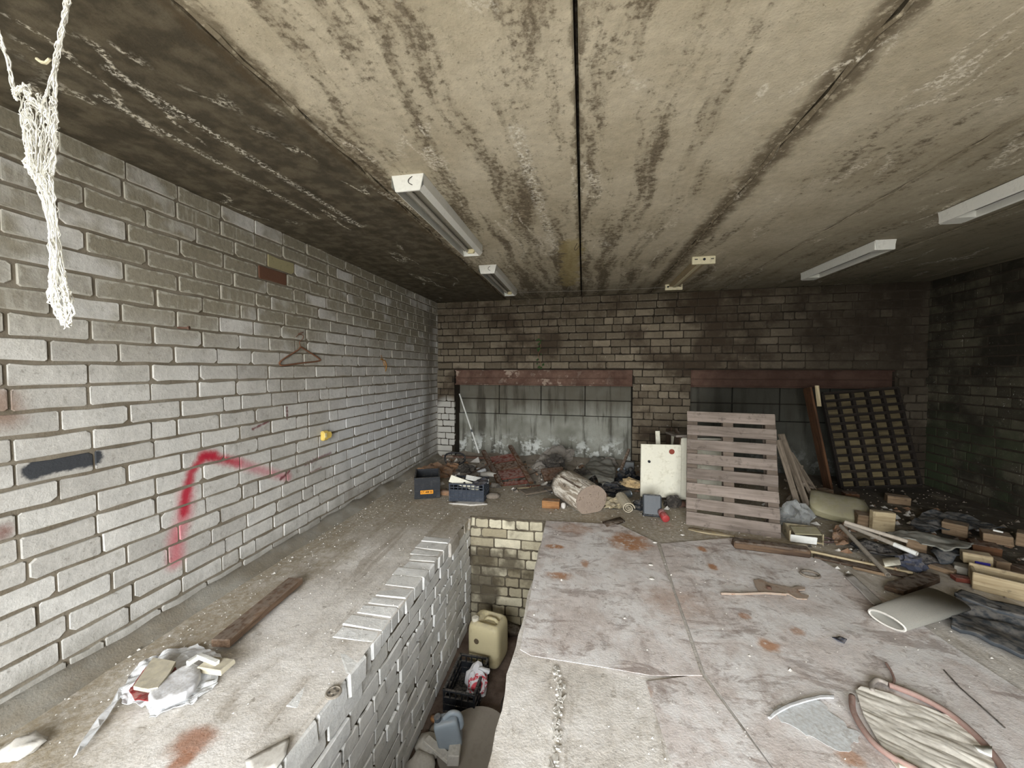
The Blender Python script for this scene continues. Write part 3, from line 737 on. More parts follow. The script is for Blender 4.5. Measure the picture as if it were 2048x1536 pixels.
# crack and lime ridges on the near concrete
cr = [fl(x, y, 0.001) for x, y in ((1112, 1330), (1118, 1370), (1120, 1400), (1112, 1440), (1116, 1480), (1108, 1540), (1112, 1580))]
s = MB()
for i in range(90):
    t = random.random() * (len(cr) - 1); k = int(t); P = cr[k].lerp(cr[k + 1], t - k) + Vector((random.gauss(0, .008), 0, 0))
    s.box(P.x, P.y, 0.002, random.uniform(.004, .014), random.uniform(.006, .03), random.uniform(.004, .009), 0, (0, 0, random.uniform(-.5, .5)), 0.002)
o = s.build('broken_screed', PLAST, floor); o['kind'] = 'stuff'
# crumbs of plaster and dirt
def hz(x, y):
    e = max(0.0, min(1.0, (y - 4.55) / 0.75)); e *= max(0, min(1, (x + 2.2) / .3)) * max(0, min(1, (1.0 - x) / .4))
    return -0.015 + e * (0.075 + 0.05 * fbm(Vector((x * 2.5, y * 2.5, 3)))) + 0.012 * e * noise.noise(Vector((x * 14, y * 14, 1)))
def crumbs(name, mat, n, area, smin, smax, seed):
    rn = random.Random(seed); s = MB(); vs = []; fs = []
    for i in range(n):
        for _ in range(20):
            P = area(rn)
            if not (PX0 - .02 < P[0] < PX1 + .02 and PY0 < P[1] < PY1): break
        if P[1] > 4.3: P = (P[0], P[1], max(P[2], hz(P[0], P[1]) + .002))
        r = rn.uniform(smin, smax) * (2.2 if rn.random() < .08 else 1); a = rn.uniform(0, 6.28); b0 = len(vs)
        for k in range(4): vs.append((P[0] + r * math.cos(a + k * 1.57) * rn.uniform(.5, 1.2), P[1] + r * math.sin(a + k * 1.57) * rn.uniform(.5, 1.2), P[2] - 0.001))
        vs.append((P[0] + r * .2, P[1], P[2] + r * rn.uniform(.4, .9)))
        fs += [(b0, b0 + 1, b0 + 4), (b0 + 1, b0 + 2, b0 + 4), (b0 + 2, b0 + 3, b0 + 4), (b0 + 3, b0, b0 + 4)]
    s.raw(vs, fs); o = s.build(name, mat, floor); o['kind'] = 'stuff'; return o
crumbs('plaster_crumbs', PLAST, 900, lambda r: (r.uniform(XL + .1, 2.4), r.uniform(0.8, 4.2), 0.006), 0.002, 0.007, 1)
crumbs('plaster_crumbs', PLAST, 400, lambda r: (XL + abs(r.gauss(.12, .2)) + .03, r.uniform(0.9, 5.6), 0.004), 0.002, 0.006, 2)
crumbs('dirt_crumbs', RUBBLE, 600, lambda r: (r.uniform(XL + .1, 4.0), r.triangular(3.2, 5.4, 5.2), 0.003), 0.005, 0.014, 3)
crumbs('dirt_crumbs', RUBBLE, 260, lambda r: (r.uniform(1.7, 4.0), r.uniform(2.4, 5.2), 0.003), 0.005, 0.014, 4)
crumbs('pit_rubble', PLAST, 260, lambda r: (r.uniform(PX0 + .03, PX1 - .03), r.uniform(2.0, PY1), PZ + 0.003), 0.005, 0.02, 5) if False else None
for i_, m_ in enumerate((RUBBLE, DKRAG, BRNRAG, PLAST)):
    crumbs('heap_litter', m_, 110, lambda r: (r.uniform(-2.0, .9), r.triangular(4.0, 5.7, 5.0), .002), .012, .045, 20 + i_)
    crumbs('heap_litter', m_, 60, lambda r: (r.uniform(1.75, 3.6), r.triangular(2.9, 4.8, 3.9), .002), .012, .04, 30 + i_)
# heap of dirt in front of the left recess
s = MB()
grid(s, XL + 0.02, 1.1, 4.4, 6.02, 0.06, hz)
hp = s.build('dirt_heap', plain('heap_dirt', (172, 161, 148), 0.35, 7, 0.95, 0.6, (110, 98, 84)), floor, smooth=True); hp['kind'] = 'stuff'

# ------------------------------------------------------------------ fluorescent fittings
def lamp(xc, y0, y1, label, kind):
    W, H = 0.185, 0.088; L = y1 - y0
    t = thing('ceiling_lamp', label, 'lamp', (xc, (y0 + y1) / 2, ZC), group='fluorescent ceiling fittings')
    if kind == 'trough':
        # housing: back plate, two slanted sides, two end caps
        MB().box(0, 0, -0.012, W - .03, L - .03, 0.022, 0.002).build('housing', WHITE, t)
        for sx in (-1, 1):
            MB().raw([(sx * W / 2, -L / 2, 0), (sx * W / 2, L / 2, 0), (sx * W / 2, L / 2, -H * .7), (sx * W / 2, -L / 2, -H * .7), (sx * (W / 2 - .022), -L / 2, -H), (sx * (W / 2 - .022), L / 2, -H),
                      (sx * (W / 2 - .026), -L / 2, -H), (sx * (W / 2 - .026), L / 2, -H), (sx * (W / 2 - .012), -L / 2, -.02), (sx * (W / 2 - .012), L / 2, -.02)],
                     [(0, 1, 2, 3), (3, 2, 5, 4), (4, 5, 7, 6), (6, 7, 9, 8), (8, 9, 1, 0)]).build('side_panel', WHITE, t)
        for sy in (-1, 1):
            b = MB().box(0, sy * (L / 2 - .006), -H / 2, W, .012, H, .002); 
            for v in b.bm.verts:
                if v.co.z < -H * .75: v.co.x *= 0.78
            e = b.build('end_cap', WHITE, t)
            hs = MB().box(0, sy * (L / 2 - .035), -H * .62, .09, .03, .035, .006)
            for v in hs.bm.verts:
                if v.co.z < -H * .75: v.co.x *= 0.6
            hs.build('lampholder', CERAM, t)
        MB().box(0, 0, -.028, W - .05, L - .03, .008, .002).build('reflector', REFL, t)
        MB().tube([(-.028, -L / 2 + .03, -.052), (-.028, L / 2 - .03, -.052)], 0.013, 12).build('fluorescent_tube', TUBE, t)
        MB().tube([(-.055, -L / 2 + .03, -.046), (-.055, L / 2 - .03, -.046)], 0.006, 8).build('wire_channel', REFL, t)
        w = MB().tube(spline([(.03, -L / 2 - .004, -.015), (.012, -L / 2 - .008, -.03), (.01, -L / 2 - .008, -.048), (.03, -L / 2 - .004, -.06)], 4), .002, 5); w.build('loose_wire', DKRAG, t)
    elif kind == 'bare':
        MB().box(0, 0, -.018, .12, L - .1, .035, .003).build('housing', plain('dusty_fitting', (168, 152, 122), .15, 8, .6, .4), t)
        MB().box(0, 0, -.040, .035, L - .12, .012, .003).build('tray_ridge', CREAML, t)
        for sy in (-1, 1):
            e = MB().box(0, sy * (L / 2 - .02), -.036, .205, .03, .072, .004).build('end_cap', CREAML, t)
            MB().lathe([(.012, 0), (.012, .004)], 12).build('knockout_hole', BLACK, e, loc=(.0 if sy < 0 else -.07, sy * (L / 2) - (.006 if sy < 0 else .036), -.032), rot=(R(90), 0, 0))
            for sx in (-1, 1): MB().box(sx * .07, sy * (L / 2) - (.006 if sy < 0 else .036), -.03, .026, .003, .007).build('slot', BLACK, e)
    else:
        MB().box(0, 0, -.012, .14, L - .03, .022, .002).build('housing', WHITE, t)
        for sx in (-1, 1): MB().box(sx * .066, 0, -.040, .016, L - .012, .078, .003).build('side_panel', WHITE, t)
        for sy in (-1, 1): MB().raw([(-.075, sy * L / 2, 0), (.075, sy * L / 2, 0), (.06, sy * L / 2, -.082), (-.06, sy * L / 2, -.082), (-.06, sy * (L / 2 - .10), -.075), (.06, sy * (L / 2 - .10), -.075), (-.06, sy * (L / 2 - .10), -.02), (.06, sy * (L / 2 - .10), -.02)],
                    [(0, 1, 2, 3), (3, 2, 5, 4), (4, 5, 7, 6), (0, 3, 4, 6), (1, 7, 5, 2), (0, 6, 7, 1)]).build('end_cap', WHITE, t)
        MB().box(0, 0, -.03, .11, L - .2, .01).build('reflector', plain('dark_reflector', (74, 70, 62), .15, 8, .6, .3), t)
lamp(-0.94, 1.98, 3.21, 'white fluorescent trough fitting with one tube, largest and nearest on the ceiling', 'trough')
lamp(-0.955, 3.81, 5.03, 'small-looking white trough fitting behind the largest one, nearest the left back corner', 'trough')
lamp(1.10, 3.88, 5.12, 'cream fluorescent fitting without its cover, slotted end plate facing the camera', 'bare')
lamp(2.41, 3.66, 4.76, 'whole white shallow ceiling fitting right of the cream one', 'shallow')
lamp(2.41, 2.10, 3.10, 'white ceiling fitting cut off by the right edge of the picture', 'shallow')
tag(MB().tube([(-0.86, 5.0, ZC - .05), (-0.2, 5.0, ZC - .058), (0.4, 5.01, ZC - .058), (1.0, 5.02, ZC - .05)], .0022, 5).build('ceiling_wire', GREYRAG), 'thin pale wire strung under the ceiling between two lamp fittings', 'wire')
tag(MB().tube(spline([at(1158, 492, 3.3), at(1152, 500, 3.3), at(1149, 497, 3.3), at(1156, 484, 3.3)], 4) + [Vector((-0.03, 3.3, ZC + .01))], .002, 5).build('wire_hook', DKRAG), 'small bent wire hanging from the middle ceiling joint', 'wire')

# ------------------------------------------------------------------ cobweb
def cobweb():
    Y = 0.78; t = thing('cobweb', 'thick dusty white cobweb hanging from the ceiling at the left', 'cobweb', at(118, 0, Y))
    base = at(118, 0, Y); rn = random.Random(4)
    env = [(190, 36, 112), (230, 44, 112), (280, 50, 113), (330, 56, 109), (365, 74, 106), (430, 94, 112), (500, 100, 119), (560, 101, 131), (600, 103, 142), (640, 122, 139)]
    def P(x, y, dy=0): return at(x, y, Y + dy) - base
    def strand(s, pts, r, wob, n=5):
        q = spline(pts, n); q = [v + Vector((rn.gauss(0, wob), rn.gauss(0, wob), rn.gauss(0, wob))) for v in q]
        s.tube(q, lambda t: r * rn.uniform(.5, 1.5), 4)
    s = MB()
    for i in range(70):
        a = rn.random(); k0 = rn.choice((0, 0, 0, 2, 3, 4, 5)); k1 = rn.choice((4, 6, 7, 8, 9, 9)); pts = []
        if k1 <= k0 + 1: k1 = min(9, k0 + 3)
        for k in range(k0, k1 + 1):
            y, l, r = env[k]; a = min(1, max(0, a + rn.gauss(0, .16))); pts.append(P(l + (r - l) * a, y + rn.uniform(-12, 12), rn.gauss(0, .012 + .02 * (1 - k / 9))))
        strand(s, pts, .0011, .0018)
    s.build('strands', WEB, t)['kind'] = 'stuff'
    s = MB()
    for pts in ([(-12, 30), (0, 75), (16, 130), (30, 185), (36, 200)], [(140, -40), (132, 0), (124, 60), (110, 120), (108, 190), (110, 250), (104, 330), (98, 380)], [(143, -40), (138, 0), (128, 50), (112, 125), (92, 190), (85, 215)]):
        for i in range(7): strand(s, [P(x + rn.gauss(0, 2), y, rn.gauss(0, .008)) for x, y in pts], .0013, .0016, 7)
    # the strands run on up to the ceiling
    for (x, y) in ((-12, 30), (140, -40), (143, -40)):
        q = P(x, y); top = Vector((q.x + .02, q.y + .01, ZC - base.z - .002))
        for i in range(4): strand(s, [q, q.lerp(top, .5), top + Vector((rn.gauss(0, .01), rn.gauss(0, .01), 0))], .0011, .001, 4)
    s.build('anchor_strands', WEB, t)['kind'] = 'stuff'
    s = MB()                                   # lint caught in the web
    for i in range(42):
        path = [(36, 185), (48, 178), (62, 200), (80, 215), (96, 235), (110, 262)] if i < 14 else ([(50, 225), (54, 270), (60, 305), (52, 325), (66, 335)] if i < 26 else [(103, 565), (108, 600), (120, 625), (134, 648), (140, 610), (130, 575)])
        strand(s, [P(x + rn.gauss(0, 4), y + rn.gauss(0, 4), rn.gauss(0, .01)) for x, y in path], .0016, .0028, 6)
    s.build('lint', WEB, t)['kind'] = 'stuff'
    MB().tube([P(100, 118), P(92, 126), P(82, 124), P(74, 118)], .004, 6).build('dead_leaf', plain('pale_leaf', (216, 206, 176), .1), t)
cobweb()

# ------------------------------------------------------------------ on the left wall
XW = XL + 0.014
h0 = wl(600, 668, XW); hl = wl(560, 729, XW); hr = wl(637, 722, XW)
t = thing('coat_hanger', 'brown wire coat hanger hanging on a nail in the left wall', 'hanger', h0)
apx = wl(600, 694, XW)
MB().tube(spline([wl(596, 700, XW) - h0, hl + Vector((.004, .01, .03)) - h0, hl - h0, hl + Vector((.004, .03, -.006)) - h0, (hl + hr) / 2 + Vector((0, 0, -.004)) - h0, hr - h0, hr + Vector((.003, -.004, .025)) - h0, wl(607, 697, XW) - h0, wl(601, 694, XW) - h0], 5), .0065, 6, True).build('frame', BROWNW, t)
MB().tube(spline([wl(601, 694, XW) - h0, wl(599, 684, XW) - h0, wl(605, 678, XW) - h0, wl(606, 671, XW) - h0, wl(598, 669, XW) - h0, wl(592, 674, XW) - h0], 4), .0028, 6).build('hook', BROWNW, t)
nd = Vector((.05, 0, .004)); nw = h0 + Vector((-.03, 0, -.004))
tag(MB().tube([nw, h0 + Vector((.045, -.02, .012))], .005, 6).build('wall_nail', M_RUST), 'rusty nail holding the coat hanger', 'nail')
P = wl(352, 655, XL); tag(MB().tube([P + Vector((-.03, 0, 0)), P + Vector((.05, .03, .0))], .006, 6).tube([P + Vector((.047, .029, 0)), P + Vector((.054, .032, 0))], .011, 8).build('wall_nail', M_RUST), 'dark iron nail sticking out of the left wall above the white bricks', 'nail')
P = wl(646, 871, XL + .01)
t = thing('socket_box', 'small yellow plastic socket box on the left wall', 'socket', P)
MB().box(.015, 0, 0, .04, .07, .085, .01).build('box', YELP, t); MB().box(.037, -.012, .004, .006, .03, .04, .003).build('cover', plain('pale_yellow', (238, 222, 170), .1), t)
MB().tube([(.012, .045, 0), (.034, .045, 0)], .03, 14).build('ring', YELP, t)
P = wl(770, 722, XW)
tag(MB().tube(spline([P + Vector((0, -.1, .02)), P, P + Vector((.006, .02, -.06)), P + Vector((.004, .0, -.12))], 4), .006, 5).build('wall_wire', plain('ochre_wire', (150, 108, 50), .2)), 'short ochre wire end on the left wall near the back corner', 'wire')

# vine on the back wall
def back_pt(u, z, off=0.0): return MBk @ Vector((u, off, z))
vb = back_pt(1.64, 1.395, -.02); t = thing('wall_plant', 'small green creeper growing on the back wall above the lintel', 'plant', vb)
stem = [back_pt(1.64 + .02 * math.sin(i * 1.3), 1.40 + i * .055, -.025) - vb for i in range(10)]
MB().tube(stem, .003, 5).build('stem', BRNRAG, t)
for i in range(20):
    P = stem[random.randrange(len(stem))] + Vector((random.uniform(-.05, .05), random.uniform(-.03, .0), random.uniform(-.02, .02))); r = random.uniform(.018, .034); a = random.uniform(0, 6.28)
    MB().raw([(0, 0, 0), (r * .6, -.004, r * .5), (0, -.008, r * 1.5), (-r * .6, -.004, r * .5), (0, .002, r * .6)], [(0, 1, 4), (1, 2, 4), (2, 3, 4), (3, 0, 4)]).build('leaf', LEAF, t, loc=P, rot=(random.uniform(-.6, .3), a, 0))

# ------------------------------------------------------------------ left strip: plank and litter
plank('wood_plank', fl(440, 1288, .035) + Vector((0, 0, 0)), fl(592, 1160, .035), .105, .042, wood('plank_wood', (140, 116, 96), (98, 78, 62)), 'weathered brown plank lying on the floor beside the left wall', 'plank', jit=.004, bev=.005)
px_sheet('plastic_bag', [(243, 1382), (262, 1350), (292, 1325), (340, 1305), (395, 1294), (436, 1308), (446, 1330), (432, 1372), (392, 1405), (345, 1426), (300, 1438), (296, 1416), (268, 1412), (246, 1410)], .002, WHITEP,
         'crumpled white plastic bag spread under litter by the left wall', 'bag', z=.004, cuts=4, amp=.030, seed=5, freq=11, edge=.012, smooth=False)
px_sheet('red_cloth', [(258, 1388), (285, 1345), (306, 1326), (352, 1338), (356, 1360), (322, 1392), (296, 1404), (270, 1402)], .003, plain('red_fabric', (140, 40, 42), .25, 12, .9, .3), 'crumpled red cloth under the beige board', 'cloth', z=.034, cuts=3, amp=.016, seed=2, freq=10, smooth=False)
px_sheet('beige_board', [(267, 1380), (306, 1322), (352, 1330), (340, 1352), (316, 1382), (296, 1386)], .016, CARD, 'broken beige board on the red cloth by the left wall', 'board', z=.056, cuts=1, amp=.003, seed=1, smooth=False)
px_sheet('foam_pad', [(297, 1408), (304, 1392), (330, 1372), (366, 1346), (384, 1342), (400, 1348), (402, 1362), (390, 1385), (370, 1402), (340, 1414), (310, 1422)], .035, FOAM, 'rounded white foam pad lying on the plastic bag', 'foam', z=.03, cuts=2, amp=.006, seed=8, freq=14)
block('tile_box', (392, 1346), (441, 1354), .075, .026, CARD, 'small grey-topped box piece on the plastic bag', 'box', z=.046)
plank('white_strip', fl(375, 1328, .075), fl(398, 1312, .075), .02, .022, WHITE, 'short white plastic strip, left one behind the small box piece', 'strip')
plank('white_strip', fl(398, 1312, .078), fl(436, 1326, .078), .02, .022, WHITE, 'short white plastic strip angled over the top of the small box piece', 'strip')
rb = [fl(x, y, .012) for x, y in ((246, 1382), (228, 1408), (205, 1438), (188, 1462), (168, 1490), (150, 1514))]
ws = (.03, .022, .026, .034, .018, .01); s = MB(); vs = []; fs = []
for i, (P, w) in enumerate(zip(rb, ws)):
    d = (rb[min(i + 1, 5)] - rb[max(i - 1, 0)]).normalized(); nn = Vector((-d.y, d.x, 0)); z = .010 * (i % 2)
    vs += [P + nn * w * .5 + Vector((0, 0, z)), P - nn * w * .5 + Vector((0, 0, .012 - z)), P - nn * w * .5 + Vector((0, 0, .009 - z)), P + nn * w * .5 + Vector((0, 0, z - .003))]
for i in range(5):
    a = i * 4
    for k in range(4): fs.append((a + k, a + (k + 1) % 4, a + 4 + (k + 1) % 4, a + 4 + k))
fs += [(0, 1, 2, 3), (20, 21, 22, 23)]
tag(s.raw(vs, fs).build('plastic_ribbon', WHITEP), 'long white plastic ribbon trailing from the litter toward the camera', 'ribbon')
lump('plaster_chunk', fl(45, 1500), .06, .05, .04, PLAST, 'pale plaster chunk at the foot of the left wall in the near corner', 'rubble', 3)
t = thing('drain_cap', 'small round cap set in the floor left of the pit', 'cap', fl(667, 1386, .0))
MB().lathe([(.034, -.002), (.034, .005), (.028, .007), (.026, .004), (.012, .004), (.010, .007)], 18).build('ring', plain('cap_grey', (140, 132, 120), .2, 20), t)
for k in range(4): MB().box(.018 * math.cos(k * 1.57 + .4), .018 * math.sin(k * 1.57 + .4), .005, .008, .006, .004).build('hole', DKRAG, t)
px_sheet('plaster_patch', [(490, 1528), (540, 1500), (580, 1480), (572, 1515), (550, 1545), (500, 1560)], .012, PLAST, 'pale plaster slab on the floor at the bottom edge left of the pit', 'slab', z=.0, cuts=2, amp=.004)

# ------------------------------------------------------------------ crates
def crate(name, M, W, D, H, mat, label, hb=4, vb=6, solid=False, wall=.006, group='plastic crates'):
    t = thing(name, label, 'crate', M=M, group=group)
    MB().box(W / 2, D / 2, .006, W - .01, D - .01, .012, .002).build('base', mat, t)
    for side in range(4):
        L = W if side < 2 else D; s = MB()
        s.box(0, 0, H * .5, L - .012, wall * .6, H - .01)if solid else s.box(0, 0, H * .34, L - .012, wall * .6, H * .62)
        for k in range(hb):
            z = .012 + (H - .024) * k / (hb - 1); s.box(0, 0, z, L, wall * 3.0 if k in (0, hb - 1) else wall * 2.6, .014 if k == hb - 1 else .008, .0015)
        for k in range(vb): s.box(-L / 2 + .006 + (L - .012) * k / (vb - 1), 0, H / 2, .010 if k in (0, vb - 1) else .007, wall * 2.3, H - .006)
        loc, rz = (((W / 2, .006, 0), 0), ((W / 2, D - .006, 0), 0), ((.006, D / 2, 0), R(90)), ((W - .006, D / 2, 0), R(90)))[side]
        s.build('side_wall', mat, t, loc=loc, rot=(0, 0, rz))
    return t
M1, L1 = frame_LR(fl(829, 1000), fl(872, 990))
M1 = Matrix.Translation(fl(829, 999)) @ Matrix.Rotation(R(22), 4, 'Z')
c1 = crate('plastic_crate', M1, .27, .38, .235, BLACK, 'open black plastic crate with orange sticker beside the left wall', 4, 5, True)
st = MB().box(.13, -.010, .075, .135, .003, .04, .001).build('sticker', ORG, c1)
fc = bpy.data.curves.new('sticker_text', 'FONT'); fc.body = 'СТ.488 02'; fc.size = .028; fc.align_x = 'CENTER'; fc.align_y = 'CENTER'; fc.extrude = .0004; fc.offset = .0006
fo = bpy.data.objects.new('sticker_text_curve', fc); COL.objects.link(fo); bpy.context.view_layer.update()
tme = bpy.data.meshes.new_from_object(fo.evaluated_get(bpy.context.evaluated_depsgraph_get())); bpy.data.objects.remove(fo)
tme.materials.clear(); link('sticker_text', tme, INK, st, loc=(.13, -.0122, .075), rot=(R(90), 0, 0))
M2 = Matrix.Translation(fl(898, 1003)) @ Matrix.Rotation(R(3), 4, 'Z')
crate('plastic_crate', M2, .375, .30, .20, NAVY, 'blue-black slatted crate with boards sticking out', 6, 9)
px_sheet('plaster_patch', [(897, 1008), (920, 1001), (970, 1003), (975, 1010), (940, 1012)], .008, PLAST, 'flat pale scrap lying in front of the slatted crate', 'scrap', cuts=2, amp=.004)
cb_ = plank('cream_board', fl(897, 1003) + Vector((.0, .05, .235)), fl(973, 1005) + Vector((-.10, .06, .125)), .075, .016, CREAM, 'cream board with a knob hole sticking out of the slatted crate', 'board', roll=R(62))
MB().lathe([(.012, -.004), (.013, .004), (.008, .008)], 10).build('knob', BLACK, cb_, loc=(.0, .0, .010))
plank('white_board', fl(897, 1003) + Vector((.14, .17, .22)), fl(973, 1005) + Vector((-.02, .18, .17)), .06, .012, WHITE, 'white board lying at the back of the slatted crate', 'board', roll=R(35))
px_sheet('rag', [(940, 972), (955, 961), (974, 957), (977, 966), (956, 975)], .006, BLUERAG, 'blue-grey rag hanging over the corner of the slatted crate', 'rag', z=.198, cuts=3, amp=.02, freq=12)

# ------------------------------------------------------------------ back heap
pole0 = at(958, 906, 5.2); pole1 = at(919, 788, 5.72)
t = thing('white_pole', 'thin white pole leaning against the left recess of the back wall', 'pole', pole0)
MB().tube([Vector((0, 0, 0)), pole1 - pole0], .011, 8).build('rod', WHITE, t)
d = (pole1 - pole0); MB().tube([d * .33, d * .37], .014, 8).build('joint', TIN, t)
# reddish frame with slats leaning on the heap
A = at(1003, 972, 4.45); Bq = at(1062, 966, 4.55); Cq = at(968, 905, 5.15); Dq = at(1022, 895, 5.25)
t = thing('slatted_lattice', 'red-brown slatted wooden lattice lying on the heap beside the white pole', 'lattice', (A + Bq) / 2)
o0 = (A + Bq) / 2
for p, q in ((A, Cq), (Bq, Dq)): plank('rail', p - o0, q - o0 + (q - p) * .05, .06, .035, W_BRN, parent=t)
for f0, f1, mt in ((.02, .10, W_RED), (.18, .40, W_RED), (.42, .62, W_BRN), (.64, .84, W_RED)):
    f = (f0 + f1) / 2; wdt = (Cq - A).length * (f1 - f0)
    p = A.lerp(Cq, f) - o0 + Vector((0, 0, -.01)); q = Bq.lerp(Dq, f) - o0 + Vector((0, 0, -.01)); plank('slat', p, q, wdt, .014, mt, parent=t, roll=math.atan2((Cq - A).z, (Cq - A).y))
plank('front_board', A - o0 + Vector((-.05, -.06, -.05)), Bq - o0 + Vector((.12, -.03, -.05)), .09, .016, W_RED, parent=t, roll=R(40))
plank('edge_strip', A - o0 + Vector((0, -.09, -.02)), Bq - o0 + Vector((.12, -.06, -.02)), .012, .014, W_PALE, parent=t)
lump('rag', Vector((at(870, 945, 4.75).x, 4.75, 0.0)), .23, .16, .15, BRNRAG, 'brown rag heap behind the open black crate', 'rag', 1, .5, ridge=True)
lump('rag', Vector((at(900, 935, 4.85).x, 4.95, 0.02)), .13, .10, .10, BRNRAG, 'brown sacking lying under the black hose loop', 'rag', 11, .5, ridge=True)
cc = at(909, 917, 5.0); tag(MB().tube([cc + Vector((.15 * math.cos(a * .349), .03 * math.sin(a * .9), .085 * math.sin(a * .349))) for a in range(18)], .012, 7, True).build('hose_loop', RUBBER), 'black rubber hose loop standing on the heap', 'hose')
lump('bag', at(932, 935, 4.75) - Vector((0, 0, .05)), .12, .09, .09, DKRAG, 'dark crumpled bag beside the hose loop', 'bag', 21, .5, ridge=True)
plank('rusty_bar', at(885, 912, 5.5), at(975, 916, 5.35), .04, .03, M_RUST, 'rusty iron bar lying along the back recess', 'bar')
plank('wood_lath', at(890, 968, 4.6), at(990, 925, 4.8), .03, .015, W_DARK, 'dark thin lath lying across the heap behind the crates', 'lath')
for i, (x, y, m_, lab) in enumerate(((945, 932, PLAST, 'grey plaster chunk behind the slatted crate'), (962, 940, WHITEP, 'crumpled white paper scrap beside the wooden frame'), (975, 948, PLAST, 'pale lump by the near end of the wooden frame'), (988, 970, GREYRAG, 'grey rag scrap in front of the wooden frame'), (985, 992, RUBBLE, 'low concrete chunk right of the slatted crate'), (895, 985, BRNRAG, 'small brown scrap between the two crates'))):
    P = fl(x, y, .02 if y > 960 else .08); lump('debris_chunk', P - Vector((0, 0, .02)), .05 + .03 * (i % 3), .05, .05, m_, lab, 'debris', 30 + i, .4, 2)
# bent grey tarp over brown boards
poly_sheet('crumpled_tarp', [at(*q) for q in ((1062, 938, 5.0), (1085, 908, 5.3), (1108, 893, 5.45), (1150, 905, 5.4), (1145, 925, 5.2), (1110, 930, 5.0), (1085, 942, 4.9))], .004, GREYRAG, 'grey crumpled tarp arching over a brown board by the back wall', 'tarp', cuts=4, amp=.05, seed=9, freq=7, smooth=False)
plank('brown_board', fl(1085, 950, .10), fl(1128, 945, .10), .16, .02, W_BRN, 'brown board under the grey tarp by the back wall', 'board', roll=R(50))
lump('rag', at(1108, 925, 4.95) - Vector((0, 0, .05)), .14, .10, .15, DKRAG, 'dark standing rag in the middle of the back heap', 'rag', 41, .5, ridge=True)
plank('brown_plank', fl(1045, 985, .03), fl(1140, 968, .04), .16, .02, W_GREY, 'flat grey-brown board lying left of the log', 'board')
plank('thin_stick', fl(1035, 960, .03), fl(1075, 943, .05), .012, .012, W_DARK, 'thin dark stick beside the wooden frame', 'stick')
# birch log, split, cut end toward the camera
F0 = fl(1183, 1031) + Vector((0, .06, .125)); F1 = F0 + Vector((-.27, .40, .03))
t = thing('birch_log', 'short thick birch log with its cut end toward the camera', 'log', M=axis_M(F0, F1))
LL = (F1 - F0).length; s = MB(); n = 22; rings = []
for i in range(9):
    x = -LL / 2 + LL * i / 8; rr = []
    for k in range(n):
        a = k * 2 * math.pi / n; r = .165 * (1 + .06 * noise.noise(Vector((x * 4, math.cos(a) * 2, math.sin(a) * 2))))
        y_, z_ = r * 1.05 * math.cos(a), r * .95 * math.sin(a)
        z_ = max(z_, -.125); rr.append(s.bm.verts.new((x, y_, z_)))
    rings.append(rr)
for A_, B_ in zip(rings, rings[1:]):
    for k in range(n): s.bm.faces.new((A_[k], A_[(k + 1) % n], B_[(k + 1) % n], B_[k]))
s.bm.faces.new(rings[-1]); endpts = [v.co.copy() for v in rings[0]]
s.build('bark', BARK, t, smooth=True)
s = MB(); vs = [e + Vector((-.004, 0, 0)) for e in endpts] + [e * 1 + Vector((.012, 0, 0)) for e in endpts]
s.raw(vs, [tuple(range(n)), tuple(range(2 * n - 1, n - 1, -1))] + [(k, (k + 1) % n, n + (k + 1) % n, n + k) for k in range(n)]).build('cut_end', CUT, t)
s = MB().box(-.02, .10, .11, LL * .75, .012, .05, .003, (R(-40), 0, 0)); s.build('split_edge', W_DARK, t)
block('wood_block', (1084, 1016), (1118, 1019), .09, .075, W_ORG, 'small orange wooden block left of the birch log', 'block')
lump('plaster_chunk', fl(1127, 1016), .025, .03, .06, PLAST, 'small upright pale chunk between the orange block and the log', 'rubble', 51, .3, 2)
px_sheet('rubber_scrap', [(1088, 985), (1098, 968), (1115, 962), (1120, 975), (1112, 988)], .008, RUBBER, 'black rubber scrap lying behind the log on its left', 'scrap', z=.01, cuts=3, amp=.05, freq=7)
# heap right of the log
px_sheet('grey_pan', [(1163, 965), (1172, 930), (1195, 915), (1222, 922), (1232, 945), (1228, 965), (1205, 975), (1190, 960)], .006, GREYF, 'curved grey sheet propped behind the log', 'sheet', z=.10, cuts=4, amp=.06, seed=3, freq=4)
lump('rag', fl(1165, 965, .02), .13, .12, .16, DKRAG, 'dark rag heap behind the log', 'rag', 61, .5, ridge=True)
lump('bag', fl(1220, 985, .0), .20, .14, .12, BLACK, 'black plastic bag right of the log', 'bag', 62, .5, ridge=True)
lump('bag', fl(1255, 970, .0), .13, .14, .20, BLACK, 'taller black bag against the cream cabinet door', 'bag', 63, .5, ridge=True)
lump('spotted_cloth', fl(1262, 972, .12), .13, .07, .08, SPOT, 'leopard-spotted cloth lying on the black bag', 'cloth', 64, .4, ridge=True, rotz=R(-30))
lump('rag', fl(1215, 930, .05), .14, .10, .10, GREYRAG, 'pale grey rag at the back of the heap near the cabinet', 'rag', 65, .5, ridge=True)
block('grey_carton', (1247, 955), (1268, 957), .08, .20, plain('grey_carton', (96, 98, 98), .2, 8, .8), 'dark grey carton standing behind the spotted cloth', 'box', z=.04)
plank('dark_stick', at(1242, 940, 4.75), at(1258, 898, 5.0), .03, .02, W_DARK, 'dark stick leaning at the back of the heap beside the cabinet', 'stick')
lump('blue_scrap', fl(1243, 942, .14), .05, .04, .05, SILV, 'bluish crumpled foil scrap on the heap near the cabinet', 'scrap', 66, .5, 2, True)
t = thing('tin_can', 'shiny tin can lying in the heap right of the log', 'can', fl(1252, 998, .0) + Vector((0, .02, .045)), (0, R(82), R(25)))
